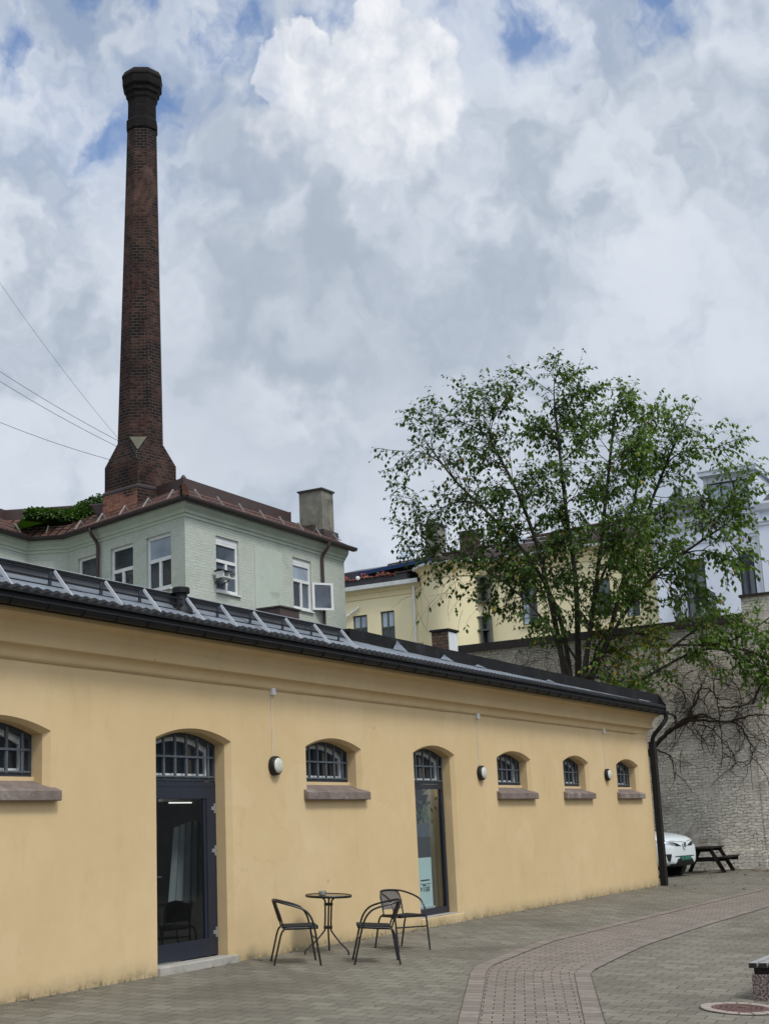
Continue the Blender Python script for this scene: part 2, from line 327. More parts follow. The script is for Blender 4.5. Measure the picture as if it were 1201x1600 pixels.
brick_mat('path_brick', (0.156, 0.130, 0.107), (0.212, 0.177, 0.147), (0.048, 0.041, 0.034), 0.225, 0.150, 0.007, rough=0.85, bump=0.45, warp=0.010, var=0.15, patch=(0.155, 0.138, 0.114), pscale=0.5, plo=.52, phi=.72)
brick_mat('path_edge', (0.155, 0.129, 0.106), (0.208, 0.174, 0.146), (0.055, 0.045, 0.038), 0.225, 0.40, 0.008, rough=0.85, bump=0.5, var=0.15, offset=0.0)

def leaf_mat(name, base, alt, trans=0.35):
    m = bpy.data.materials.new(name); m.use_nodes = True; n = NT(m.node_tree); n.n.clear(); MATS[name] = m
    out = n.node('ShaderNodeOutputMaterial')
    att = n.node('ShaderNodeAttribute'); att.attribute_name = 'tint'
    c = n.mix(att.outputs['Fac'], base, alt)
    d = n.node('ShaderNodeBsdfPrincipled'); n.set(d.inputs['Base Color'], c); d.inputs['Roughness'].default_value = 0.5; d.inputs['Specular IOR Level'].default_value = 0.3
    tr = n.node('ShaderNodeBsdfTranslucent'); n.set(tr.inputs[0], n.mix(1.0, c, (1.2, 1.3, 0.5), 'MULTIPLY'))
    mx = n.node('ShaderNodeMixShader'); mx.inputs[0].default_value = trans
    n.l.new(d.outputs[0], mx.inputs[1]); n.l.new(tr.outputs[0], mx.inputs[2]); n.l.new(mx.outputs[0], out.inputs[0])
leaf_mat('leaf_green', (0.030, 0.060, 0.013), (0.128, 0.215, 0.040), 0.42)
leaf_mat('leaf_yellow', (0.36, 0.21, 0.025), (0.30, 0.26, 0.04))
leaf_mat('ivy_leaf', (0.030, 0.068, 0.012), (0.075, 0.150, 0.030), 0.25)

def clear_glass():
    m = bpy.data.materials.new('clear_glass'); m.use_nodes = True; n = NT(m.node_tree); n.n.clear(); MATS['clear_glass'] = m
    out = n.node('ShaderNodeOutputMaterial'); fr = n.node('ShaderNodeLayerWeight'); fr.inputs['Blend'].default_value = 0.5
    t = n.node('ShaderNodeBsdfTransparent'); t.inputs[0].default_value = (0.80, 0.84, 0.84, 1)
    g = n.node('ShaderNodeBsdfGlossy'); g.inputs['Roughness'].default_value = 0.02
    mx = n.node('ShaderNodeMixShader'); n.l.new(n.m('MULTIPLY_ADD', n.m('POWER', fr.outputs['Facing'], 4.5), 0.95, 0.05, clamp=True), mx.inputs[0])
    n.l.new(t.outputs[0], mx.inputs[1]); n.l.new(g.outputs[0], mx.inputs[2]); n.l.new(mx.outputs[0], out.inputs[0])
clear_glass()
def emit_mat(name, col, s):
    m = bpy.data.materials.new(name); m.use_nodes = True; n = NT(m.node_tree); n.n.clear(); MATS[name] = m
    out = n.node('ShaderNodeOutputMaterial'); e = n.node('ShaderNodeEmission'); e.inputs[0].default_value = (*col, 1); e.inputs[1].default_value = s
    n.l.new(e.outputs[0], out.inputs[0])
emit_mat('added_fill', (1, 0.98, 0.92), 32.0)  # emission for the two added, unseen tubes that brighten the rooms
emit_mat('tube_dim', (1, 0.98, 0.92), 1.1)

# ------------------------------------------------------------------ mesh helpers
def V3(*a): return Vector(a)
class MB:
    def __init__(s): s.v = []; s.f = []; s.uv = {}; s.mi = []; s.tint = []
    def add(s, vs, fs, mi=0):
        o = len(s.v); s.v += [Vector(q) for q in vs]
        for f in fs: s.f.append([i+o for i in f]); s.mi.append(mi)
        return s
    def quad(s, a, b, c, d, mi=0): return s.add([a, b, c, d], [(0, 1, 2, 3)], mi)
    def box(s, c, sz, rz=0.0, mat4=None, mi=0):
        x, y, z = sz[0]/2, sz[1]/2, sz[2]/2
        vs = [Vector((i*x, j*y, k*z)) for k in (-1, 1) for j in (-1, 1) for i in (-1, 1)]
        if rz: q = Matrix.Rotation(rz, 3, 'Z'); vs = [q @ v for v in vs]
        if mat4 is not None: vs = [mat4 @ v for v in vs]
        vs = [v+Vector(c) for v in vs]
        return s.add(vs, [(0, 2, 3, 1), (4, 5, 7, 6), (0, 1, 5, 4), (2, 6, 7, 3), (0, 4, 6, 2), (1, 3, 7, 5)], mi)
    def bb(s, x0, x1, y0, y1, z0, z1, mi=0): return s.box(((x0+x1)/2, (y0+y1)/2, (z0+z1)/2), (abs(x1-x0), abs(y1-y0), abs(z1-z0)), mi=mi)
    def bar(s, a, b, w, h=None, up=(0, 0, 1), mi=0):
        a, b = Vector(a), Vector(b); h = h or w; d = (b-a)
        t = d.normalized(); u = Vector(up)
        if abs(t.dot(u)) > 0.95: u = Vector((0, 1, 0))
        sx = t.cross(u).normalized(); sy = sx.cross(t)
        vs = [p + sx*(i*w/2) + sy*(j*h/2) for p in (a, b) for (i, j) in ((-1, -1), (1, -1), (1, 1), (-1, 1))]
        return s.add(vs, [(3, 2, 1, 0), (4, 5, 6, 7), (0, 1, 5, 4), (1, 2, 6, 5), (2, 3, 7, 6), (3, 0, 4, 7)], mi)
    def tube(s, pts, r, n=8, cap=True, mi=0):
        pts = [Vector(p) for p in pts]; m = len(pts)
        rs = r if isinstance(r, (list, tuple)) else [r]*m
        prev = None; rings = []
        for i, p in enumerate(pts):
            t = (pts[min(i+1, m-1)] - pts[max(i-1, 0)])
            t = t.normalized() if t.length > 1e-9 else Vector((0, 0, 1))
            if prev is None:
                u = Vector((0, 0, 1)) if abs(t.z) < 0.9 else Vector((1, 0, 0)); u = (u - t*u.dot(t)).normalized()
            else:
                u = prev - t*prev.dot(t); u = u.normalized() if u.length > 1e-6 else t.orthogonal().normalized()
            prev = u; w = t.cross(u)
            rings.append([p + (u*math.cos(2*math.pi*k/n) + w*math.sin(2*math.pi*k/n))*rs[i] for k in range(n)])
        vs = [v for rg in rings for v in rg]; fs = []
        for i in range(m-1):
            for k in range(n):
                fs.append((i*n+k, i*n+(k+1) % n, (i+1)*n+(k+1) % n, (i+1)*n+k))
        if cap: fs.append(tuple(reversed(range(n)))); fs.append(tuple((m-1)*n+k for k in range(n)))
        return s.add(vs, fs, mi)
    def loft(s, rings, closed=True, cap=True, mi=0):
        n = len(rings[0]); vs = [v for rg in rings for v in rg]; fs = []
        for i in range(len(rings)-1):
            for k in range(n if closed else n-1):
                fs.append((i*n+k, i*n+(k+1) % n, (i+1)*n+(k+1) % n, (i+1)*n+k))
        if cap: fs.append(tuple(reversed(range(n)))); fs.append(tuple((len(rings)-1)*n+k for k in range(n)))
        return s.add(vs, fs, mi)
    def lathe(s, prof, n=24, c=(0, 0, 0), mat4=None, mi=0):
        rings = []
        for r, z in prof:
            rg = [Vector((r*math.cos(2*math.pi*k/n), r*math.sin(2*math.pi*k/n), z)) for k in range(n)]
            if mat4 is not None: rg = [mat4 @ v for v in rg]
            rings.append([v+Vector(c) for v in rg])
        return s.loft(rings, mi=mi)
    def prism(s, poly, fn0, fn1, mi=0):
        """poly in 2D, fn0 / fn1 place it in 3D"""
        return s.loft([[fn0(*p) for p in poly], [fn1(*p) for p in poly]], mi=mi)
    def sweep(s, line, prof, closed_prof=False, caps=True, mi=0):
        """sweep profile [(out, z)] along a plan polyline; out is to the left of travel"""
        line = [Vector(p) for p in line]; m = len(line); rings = []
        for i, p in enumerate(line):
            d0 = (line[i]-line[i-1]).normalized() if i else (line[1]-line[0]).normalized()
            d1 = (line[i+1]-line[i]).normalized() if i < m-1 else d0
            n0, n1 = Vector((-d0.y, d0.x)), Vector((-d1.y, d1.x))
            b = (n0+n1).normalized(); k = 1.0/max(0.35, b.dot(n0))
            rings.append([Vector((p.x+b.x*k*o, p.y+b.y*k*o, z)) for o, z in prof])
        return s.loft(rings, closed=closed_prof, cap=caps and closed_prof, mi=mi)
    def build(s, name, material, parent=None, smooth=False, auto=None, bevel=0.0, fixn=True):
        me = bpy.data.meshes.new(name)
        off = parent_loc(parent)
        me.from_pydata([v-off for v in s.v], [], s.f)
        if fixn:
            bm = bmesh.new(); bm.from_mesh(me); bmesh.ops.recalc_face_normals(bm, faces=bm.faces); bm.to_mesh(me); bm.free()
        uvl = me.uv_layers.new(name='UVMap')
        for p in me.polygons:
            nn = p.normal
            if abs(nn.z) > 0.97: tx, ty = Vector((1, 0, 0)), Vector((0, 1, 0))
            else:
                tx = Vector((0, 0, 1)).cross(nn).normalized(); ty = nn.cross(tx)
            for li in p.loop_indices:
                co = me.vertices[me.loops[li].vertex_index].co + off
                uvl.data[li].uv = (co.dot(tx), co.dot(ty))
        mats = material if isinstance(material, (list, tuple)) else [material]
        for q in mats: me.materials.append(MATS[q])
        if len(mats) > 1:
            for p, q in zip(me.polygons, s.mi): p.material_index = q
        if s.tint:
            a = me.attributes.new('tint', 'FLOAT', 'FACE')
            for i, q in enumerate(s.tint): a.data[i].value = q
        o = bpy.data.objects.new(name, me); COL.objects.link(o)
        if parent is not None: o.parent = parent
        if smooth:
            for p in me.polygons: p.use_smooth = True
            if auto is None: auto = 40
            me.set_sharp_from_angle(angle=R(auto))
        if bevel:
            md = o.modifiers.new('bevel', 'BEVEL'); md.width = bevel; md.segments = 2; md.limit_method = 'ANGLE'; md.angle_limit = R(40)
        return o
def parent_loc(o):
    v = Vector((0, 0, 0))
    while o is not None: v = v + o.location; o = o.parent
    return v
def tag(o, label, cat, group=None):
    o['label'] = label; o['category'] = cat
    if group: o['group'] = group
    return o
def thing(name, label, cat, loc=(0, 0, 0), group=None):
    o = bpy.data.objects.new(name, None); COL.objects.link(o); o.location = loc; o.empty_display_size = 0.2
    return tag(o, label, cat, group)
def struct(o, kind='structure'): o['kind'] = kind; return o
def dup(root, loc=None, rz=None, label=None):
    r = root.copy(); COL.objects.link(r)
    if loc is not None: r.location = loc
    if rz is not None: r.rotation_euler = rz
    if label: r['label'] = label
    def rec(a, b):
        for ch in list(a.children):
            c = ch.copy(); COL.objects.link(c); c.parent = b; rec(ch, c)
    rec(root, r)
    return r
def bez(pts, n=6):
    """Catmull-Rom through the points"""
    pts = [Vector(p) for p in pts]; out = []
    for i in range(len(pts)-1):
        p0 = pts[max(i-1, 0)]; p1 = pts[i]; p2 = pts[i+1]; p3 = pts[min(i+2, len(pts)-1)]
        for k in range(n):
            t = k/n; t2 = t*t; t3 = t2*t
            out.append(0.5*((2*p1) + (p2-p0)*t + (2*p0-5*p1+4*p2-p3)*t2 + (3*p1-p0-3*p2+p3)*t3))
    out.append(pts[-1]); return out
# ------------------------------------------------------------------ ground
g = MB()
xs = [-400, -40, -5, 0, 5, 10, 15, 20, 25, 30, 36, 45, 60, 100, 400]
ys = [-400, -60, -20, -8, -6, -4, -2, 0, 10, 60, 400]
vs = [Vector((x, y, ground_z(y))) for y in ys for x in xs]; nx = len(xs)
g.add(vs, [(j*nx+i, j*nx+i+1, (j+1)*nx+i+1, (j+1)*nx+i) for j in range(len(ys)-1) for i in range(nx-1)])
struct(g.build('paved_ground', 'pavers'))

# red brick path: straight beside the wall, then bending towards the viewer
def gx(px, py): p = at_g(px, py); return Vector((p.x, p.y))
Lp = [gx(735, 1520), gx(741, 1512), gx(752, 1505.5), gx(772, 1498), gx(800, 1487), gx(860, 1465)]
Lp[-1] = Vector((20.9, -2.45))
Lp = [Lp[0]+(gx(715, 1600)-Lp[0])*2.6] + Lp + [Vector((25, -2.42)), Vector((34, -2.40)), Vector((43.7, -2.40))]
Rp = [gx(922, 1523), gx(928, 1516), gx(942, 1509), gx(962, 1499), gx(1000, 1481)]
Rp = [Rp[0]+(gx(945, 1600)-Rp[0])*2.6] + Rp + [Vector((21.5, -4.02)), Vector((25, -3.92)), Vector((34, -3.88)), Vector((43.7, -3.85))]
def resample(pl, n):
    L = [0.0]
    for a, b in zip(pl, pl[1:]): L.append(L[-1]+(b-a).length)
    out = []
    for k in range(n+1):
        t = L[-1]*k/n
        for i in range(len(pl)-1):
            if t <= L[i+1]+1e-9:
                q = (t-L[i])/max(1e-9, L[i+1]-L[i]); out.append(pl[i].lerp(pl[i+1], q)); break
    return out
def gp(p, dz): return Vector((p.x, p.y, ground_z(p.y)+dz))
A, B = resample(Lp, 60), resample(Rp, 60)
pm = MB(); pm.loft([[gp(a, 0.004), gp(a.lerp(b, .5), 0.004), gp(b, 0.004)] for a, b in zip(A, B)], closed=False, cap=False)
bp_o = struct(pm.build('brick_path', 'path_brick', fixn=False))
Ls = [0.0]
for k in range(1, len(A)): Ls.append(Ls[-1]+((A[k]-A[k-1]).length+(B[k]-B[k-1]).length)/2)
uvd = bp_o.data.uv_layers[0].data
for poly in bp_o.data.polygons:
    for li in poly.loop_indices:
        vi = bp_o.data.loops[li].vertex_index; uvd[li].uv = ((vi % 3)*.5*(A[vi//3]-B[vi//3]).length, Ls[vi//3])
def ribbon(name, line, side, w=0.20, dz=0.008):
    mb = MB(); rings = []; us = [0.0]
    pts = [line[0]]
    for a, b in zip(line, line[1:]):
        k = max(1, int((b-a).length/0.5))
        for i in range(1, k+1): pts.append(a.lerp(b, i/k))
    for i, p in enumerate(pts):
        d = (pts[min(i+1, len(pts)-1)]-pts[max(i-1, 0)]).normalized(); nrm = Vector((-d.y, d.x))*side
        rings.append([gp(p, dz), gp(p+nrm*w, dz)])
        if i: us.append(us[-1]+(p-pts[i-1]).length)
    mb.loft(rings, closed=False, cap=False)
    o = mb.build(name, 'path_edge', fixn=False)
    uv = o.data.uv_layers[0].data
    for poly in o.data.polygons:
        for li in poly.loop_indices:
            vi = o.data.loops[li].vertex_index; uv[li].uv = (us[vi//2], 0.02+(vi % 2)*w*1.6)
    return struct(o)
ribbon('path_border', Lp, -1); ribbon('path_border', Rp, 1)
def shift(line, side, w):
    out = []
    for i, p in enumerate(line):
        d = (line[min(i+1, len(line)-1)]-line[max(i-1, 0)]).normalized(); out.append(p+Vector((-d.y, d.x))*side*w)
    return out
for ln, sd_ in ((Lp, -1), (Rp, 1)):
    for w_ in (-.006, .198):
        jm = MB(); a = shift(ln, sd_, w_); b = shift(ln, sd_, w_+.007); jm.loft([[gp(p, .011), gp(q, .011)] for p, q in zip(a, b)], closed=False, cap=False); struct(jm.build('path_joint', 'joint_dark', fixn=False))

# ------------------------------------------------------------------ yellow building
yb = thing('yellow_building', 'long low ochre plastered building with barred arched windows and black eaves', 'building', (11, 0, 0))
XE = 34.72
OP = [dict(x0=10.84, x1=12.54, t='w'), dict(x0=14.50, x1=16.19, t='d1'), dict(x0=18.15, x1=19.86, t='w'), dict(x0=21.68, x1=23.33, t='d2'),
      dict(x0=25.22, x1=26.93, t='w'), dict(x0=28.74, x1=30.32, t='w'), dict(x0=32.20, x1=33.84, t='w')]
ZS, ZA, ZB = 2.91, 3.055, 2.24
NA = 14
def arch(o, ins=0.0, zb=None):
    x0, x1 = o['x0']+ins, o['x1']-ins
    pts = []
    for k in range(NA+1):
        t = -1+2*k/NA
        pts.append((x0+(x1-x0)*k/NA, ZS-ins*0.6+(ZA-ZS)*(1-t*t)))
    zb = (ZB if o['t'] == 'w' else -0.05) if zb is None else zb
    return [(x0, zb)] + pts + [(x1, zb)]
wl = MB()
ZT = 4.50; Z0 = -0.15; xcur = 3.0
def rect(x0, x1, z0, z1): wl.quad((x0, 0, z0), (x1, 0, z0), (x1, 0, z1), (x0, 0, z1))
for o in OP:
    rect(xcur, o['x0'], Z0, ZT)
    pl = arch(o)
    for a, b in zip(pl[1:-2], pl[2:-1]): wl.quad((a[0], 0, a[1]), (b[0], 0, b[1]), (b[0], 0, ZT), (a[0], 0, ZT))
    if o['t'] == 'w': rect(o['x0'], o['x1'], Z0, ZB)
    lo = [Vector((x, 0, z)) for x, z in pl]
    mi = [Vector((x, 0.075, z)) for x, z in arch(o, 0.062)]
    inn = [Vector((x, 0.42, z)) for x, z in arch(o, 0.062)]
    wl.loft([lo, mi, inn], closed=(o['t'] == 'w'), cap=False)
    xcur = o['x1']
rect(xcur, XE, Z0, ZT)
wl.quad((XE, 0, Z0), (XE, 8.0, Z0), (XE, 8.0, ZT), (XE, 0, ZT))
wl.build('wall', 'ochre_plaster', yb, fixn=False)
# cornice with two coves, returned round the far corner
cor = MB()
prof = [(0.0, 3.70), (0.018, 3.715), (0.022, 3.75), (0.045, 3.80), (0.085, 3.838), (0.125, 3.852), (0.130, 3.862), (0.130, 4.005), (0.140, 4.015), (0.150, 4.03), (0.165, 4.08), (0.20, 4.125), (0.26, 4.15), (0.275, 4.17), (0.275, 4.26), (0.0, 4.30)]
cor.sweep([(XE, 8.0), (XE, 0.0), (3.0, 0.0)], prof)
cor.build('cornice', 'ochre_plaster', yb, smooth=True, auto=50)
# dark eave board, soffit, gutter with brackets
ev = MB(); XR = 35.05
ev.bb(3.0, XR, -0.42, -0.385, 4.19, 4.42); ev.bb(3.0, XR, -0.385, -0.0, 4.262, 4.30)
ev.build('eave_board', 'roof_black', yb)
gt = MB(); rg = []
for x in (3.0, XR):
    rg.append([Vector((x, -0.475+0.062*math.cos(a), 4.255+0.062*math.sin(a))) for a in [math.pi*(1+k/10) for k in range(11)]] +
              [Vector((x, -0.475+0.055*math.cos(a), 4.255+0.055*math.sin(a))) for a in [math.pi*(2-k/10) for k in range(11)]])
gt.loft(rg); gt.tube([(3.0, -0.540, 4.258), (XR, -0.540, 4.258)], 0.010, 6)
gt.build('gutter', 'roof_black', yb, smooth=True)
for k in range(40):
    x = 11.3+k*0.60
    if x > XR-0.1: break
    b = MB(); b.tube([(x, -0.40, 4.30), (x, -0.42, 4.21), (x, -0.475, 4.186), (x, -0.53, 4.21), (x, -0.546, 4.265)], 0.009, 5)
    b.build('gutter_bracket', 'roof_black', yb)
# roof: corrugated eave edge, sheet, upstand / parapet
YE, ZE = -0.455, 4.385; YT, ZTP = 0.12, 4.845
def roofz(y): return ZE+(y-YE)*(4.70-ZE)/(YT-YE)
rs = MB(); n = int((XR-3.0)/0.03); ringA = []; ringB = []
cr = MB()
rA, rB, rC = [], [], []
for k in range(int((XR-8)/0.0275)+1):
    x = 8+k*0.0275; w = 0.5+0.5*math.sin(2*math.pi*x/0.165)
    rA.append(Vector((x, YE-0.012, ZE-0.030-0.004))); rB.append(Vector((x, YE-0.01, ZE-0.012+0.030*w))); rC.append(Vector((x, YE+0.12, roofz(YE+0.12)+0.004+0.020*w)))
cr.loft([rA, rB, rC], closed=False, cap=False)
cr.build('roof_edge', 'membrane', yb)
sh = MB()
xs_ = [3.0+0.62*k for k in range(60)]
for x in xs_:
    if x > XR-0.62: break
    w = 0.595; dz = random.uniform(-.004, .004)
    sh.add([Vector((x, YE+0.05, roofz(YE+0.05)+dz)), Vector((x+w+.03, YE+0.05, roofz(YE+0.05)+dz)), Vector((x+w+.03, YT, roofz(YT)+dz)), Vector((x, YT, roofz(YT)+dz))], [(0, 1, 2, 3)])
    sh.bb(x-0.012, x+0.012, 0, 0, 0, 0) if False else None
sh.bb(3.0, XR-0.02, YE+0.06, YT+0.3, 4.30, ZE-0.03)
sh.build('roof', 'roof_sheet', yb)
XS = 19.75
up = MB(); up.bb(3.0, XS, YT, YT+0.10, 4.55, ZTP-0.035); up.build('roof_upstand', 'upstand_sheet', yb)
cap = MB(); cap.bb(3.0, XS, YT-0.035, YT+0.16, ZTP-0.035, ZTP-0.005); cap.build('upstand_cap', 'membrane', yb)
cp2 = MB(); cp2.tube([(3.0, YT-0.02, ZTP+0.002), (XS-.3, YT-0.02, ZTP+0.002)], 0.008, 6); cp2.build('upstand_trim', 'galvanised', yb)
def pf(x): return 0.06+(x-XS)/(XR-XS)*(-0.36)
def pz(x): return 4.865-(x-XS)/(XR-XS)*0.15
pp = MB(); n_ = 24; pr_ = []
for k in range(n_+1):
    x = XS+(XR-XS)*k/n_; w_ = .008*math.sin(k*2.3); pr_.append([Vector((x, pf(x)+w_*.4, 4.40)), Vector((x, pf(x)+w_*.4, pz(x)+w_*.5)), Vector((x, .40, pz(x)+w_*.5)), Vector((x, .40, 4.40))])
pp.loft(pr_); pp.build('parapet', 'membrane', yb)
pe = MB(); pe.add([Vector((XR+.004, -.46, 4.20)), Vector((XR+.004, .45, 4.20)), Vector((XR+.004, .45, 4.72)), Vector((XR+.004, -.30, 4.725)), Vector((XR+.004, -.46, 4.44)), Vector((XR+.05, -.46, 4.20)), Vector((XR+.05, .45, 4.20)), Vector((XR+.05, .45, 4.72)), Vector((XR+.05, -.30, 4.725)), Vector((XR+.05, -.46, 4.44))],
      [(0, 1, 2, 3, 4), (9, 8, 7, 6, 5), (0, 4, 9, 5), (4, 3, 8, 9), (3, 2, 7, 8), (0, 5, 6, 1), (1, 6, 7, 2)]); pe.build('verge_board', 'membrane', yb)
fl = MB(); fl.bb(3.0, XR, YT+0.22, 8.2, 4.50, 4.62); fl.bb(3, XR, 7.98, 8.2, 3.2, 4.5); fl.build('flat_roof', 'membrane', yb)
# torn flaps of membrane along the joint
for px, py, hgt in ((620, 1012, .17), (690, 1030, .10), (740, 1040, .05), (845, 1062, .05)):
    p = at_y(px, py, .02); q = MB(); yy = pf(p.x)-.012; z0 = roofz(yy)
    q.add([Vector((p.x-.22, yy-.03, z0)), Vector((p.x+.30, yy-.05, z0-.01)), Vector((p.x+.12, yy-.01, z0+hgt*.6)), Vector((p.x-.02, yy-.01, z0+hgt)), Vector((p.x-.10, yy-.01, z0+hgt*.5))], [(0, 1, 2, 3, 4)])
    q.build('membrane_flap', 'roof_sheet', yb)
fs = MB(); fs.box((33.9, -0.22, 4.53), (0.75, 0.22, 0.02), mat4=Matrix.Rotation(R(28), 3, 'X')); fs.build('flashing', 'galvanised', yb)
# downpipe at the far corner
dp = MB()
dp.tube(bez([(34.95, -0.475, 4.20), (34.95, -0.47, 4.08), (34.86, -0.36, 3.90), (34.83, -0.16, 3.68), (34.83, -0.10, 3.50)], 5), 0.055, 10)
dp.bb(34.73, 34.93, -0.17, -0.03, 0.0, 3.52)
dp.build('downpipe', 'roof_black', yb)
bh = MB(); bh.tube([(34.9, -.475, 4.235), (35.3, -.475, 4.225), (35.75, -.47, 4.20), (35.8, -.47, 4.13)], [.05, .03, .035, .045], 8); bh.build('gutter_outlet', 'roof_black', yb)

def ringframe(o, ins, wd, y0, y1, zb, top=None):
    """frame ring following the arched opening"""
    mb = MB()
    a = arch(o, ins, zb); b = arch(o, ins+wd, zb+wd)
    b = [(x, z-(wd*0.45 if 0 < i < len(b)-1 else 0)) for i, (x, z) in enumerate(b)]
    mb.loft([[Vector((x, y0, z)) for x, z in a], [Vector((x, y0, z)) for x, z in b], [Vector((x, y1, z)) for x, z in b], [Vector((x, y1, z)) for x, z in a], [Vector((x, y0, z)) for x, z in a]], closed=True, cap=False)
    return mb
def archz(o, x, ins=0.062):
    x0, x1 = o['x0']+ins, o['x1']-ins; t = 2*(x-x0)/(x1-x0)-1
    return ZS-ins*0.6+(ZA-ZS)*(1-t*t)
def arched_light(o, zb, nb, parent, name='window'):
    f = ringframe(o, 0.062, 0.05, 0.235, 0.29, zb); w = f.build(name, 'steel_frame', parent)
    gr = MB(); x0, x1 = o['x0']+0.10, o['x1']-0.10
    for k in range(nb):
        x = x0+(x1-x0)*(k+0.5)/nb
        gr.bb(x-0.019, x+0.019, 0.225, 0.250, zb+0.03, archz(o, x)-0.03)
    zm = zb+(ZS-zb)*0.60
    gr.bb(x0, x1, 0.218, 0.240, zm-0.013, zm+0.013); gr.bb(x0, x1, 0.216, 0.245, zb+.045, zb+.065)
    gr.build('grille', 'grille_paint', w)
    cz = ringframe(o, 0.085, 0.085, 0.33, 0.37, zb+0.015)
    cz.build('casement', 'white_worn', w)
    pn = MB(); pl = arch(o, 0.09, zb+.03); pn.add([Vector((x, 0.362, z)) for x, z in pl], [tuple(range(len(pl)))]); pn.build('pane', 'glazed_dark', w)
    return w
for o in OP:
    if o['t'] == 'w':
        w = arched_light(o, 2.40, 6, yb)
        s = MB(); x0, x1 = o['x0']-0.085, o['x1']+0.085
        pr = [(-0.10, 2.115), (-0.10, 2.225), (-0.092, 2.235), (0.22, 2.36), (0.22, 2.115)]
        s.prism(pr, lambda y, z: Vector((x0, y, z)), lambda y, z: Vector((x1, y, z)))
        s.build('sill', 'sandstone', w, bevel=0.012)
        q = MB(); q.bb(o['x0']+.06, o['x1']-.06, 0.20, 0.30, 2.345, 2.398); q.build('ledge', 'ochre_plaster', w)
        # curtain behind the near window's right-hand pane
# glazed door
o = OP[1]; x0, x1 = o['x0']+.062, o['x1']-.062
dr = MB()
dr.bb(x0, x0+.05, .232, .30, .10, 2.375); dr.bb(x1-.06, x1, .232, .30, .10, 2.375); dr.bb(x0+.05, x1-.06, .234, .30, 2.305, 2.375)
door = dr.build('door', 'navy_metal', yb)
lf = MB(); a, b = x0+.055, x1-.065
lf.bb(a, a+.11, .215, .275, .115, 2.30); lf.bb(b-.17, b, .215, .275, .115, 2.30); lf.bb(a+.11, b-.17, .216, .274, 2.15, 2.30); lf.bb(a+.11, b-.17, .216, .274, .115, .33)
lf.bb(b-.225, b-.17, .228, .268, .33, 2.15)
lf.build('door_leaf', 'navy_metal', door)
pn = MB(); pn.quad((a+.10, .245, .32), (b-.16, .245, .32), (b-.16, .245, 2.16), (a+.10, .245, 2.16)); pn.build('pane', 'clear_glass', door)
for z in (2.02, 1.46, .40):
    h = MB(); h.bb(b-.015, b+.02, .20, .236, z-.065, z+.065); h.bb(b-.07, b-.015, .203, .216, z-.025, z+.025); h.build('hinge', 'galvanised', door)
hd = MB(); hd.tube([(a+.05, .215, 1.17), (a+.05, .17, 1.17), (a+.19, .165, 1.17)], .010, 6); hd.build('handle', 'chrome', door)
arched_light(o, 2.385, 6, yb, 'fanlight')
th = MB(); th.bb(o['x0']-.0, o['x1']+.02, -0.05, .235, -0.05, .095); th.build('threshold', 'threshold_stone', yb, bevel=.012)
# tall fixed window
o = OP[3]; x0, x1 = o['x0']+.062, o['x1']-.062
dr = MB()
dr.bb(x0, x0+.05, .235, .30, .16, 2.39); dr.bb(x1-.09, x1, .235, .30, .16, 2.39); dr.bb(x0+.05, x1-.09, .236, .30, 2.31, 2.39); dr.bb(x0+.05, x1-.09, .236, .30, .16, .27)
tw = dr.build('tall_window', 'navy_metal', yb)
pn = MB(); pn.quad((x0+.04, .268, .26), (x1-.08, .268, .26), (x1-.08, .268, 2.32), (x0+.04, .268, 2.32)); pn.build('pane', 'clear_glass', tw)
arched_light(o, 2.40, 5, yb, 'fanlight')
th = MB(); th.bb(o['x0'], o['x1']+.02, -0.03, .236, -0.05, .155); th.build('threshold', 'ochre_plaster', yb, bevel=.02)
th = MB(); th.bb(o['x0']+.03, o['x1']-.05, -0.02, .234, .155, .160); th.build('sill', 'threshold_stone', yb)
# rooms behind the two glazed openings
for (xa, xb) in ((13.2, 17.6), (20.6, 25.0)):
    rm = MB(); y0, y1 = .43, 3.2
    rm.quad((xa, y1, 0), (xb, y1, 0), (xb, y1, 3.4), (xa, y1, 3.4)); rm.quad((xa, y0, 0), (xa, y1, 0), (xa, y1, 3.4), (xa, y0, 3.4)); rm.quad((xb, y0, 0), (xb, y1, 0), (xb, y1, 3.4), (xb, y0, 3.4))
    rm.quad((xa, y0, .02), (xb, y0, .02), (xb, y1, .02), (xa, y1, .02)); rm.quad((xa, y0, 3.4), (xb, y0, 3.4), (xb, y1, 3.4), (xa, y1, 3.4))
    rm.build('room', 'room_dark', yb)
# things seen through the glass
def inx(px, y): return at_y(px, 1340, y).x
cA, cB, cC = inx(262, .75), inx(324, .75), inx(272, .75)
cu = MB(); rowT, rowB = [], []
for k in range(41):
    t = k/40; w_ = .02*math.sin(t*34); rowB.append(Vector((cA+(cB-cA)*t, .75+w_, .80+.03*math.sin(t*9)))); rowT.append(Vector((cC+(cB-cC)*t, .75+w_, 1.78+.10*math.sin(t*2))))
cu.loft([rowB, rowT], closed=False, cap=False)
tag(cu.build('curtain', 'curtain_grey', smooth=True), 'pale grey curtain hanging inside behind the glass of the dark door', 'curtain')
def tube_lamp(x, y, z, lab, m='added_fill', r=.016, L=.45):
    lamp = thing('tube_lamp', lab, 'lamp', (x, y, z))
    lt = MB(); lt.tube([(x-L, y, z-.03), (x+L, y, z-.03)], r, 8); lt.build('tube', m, lamp)
    q = MB(); q.bb(x-.48, x+.48, y-.03, y+.03, z-.01, z+.02); q.build('fitting', 'white_paint', lamp)
    for dx_ in (-.3, .3): q = MB(); q.bb(x+dx_, x+dx_+.01, y-.005, y+.005, z+.02, 3.4); q.build('hanger', 'white_paint', lamp)
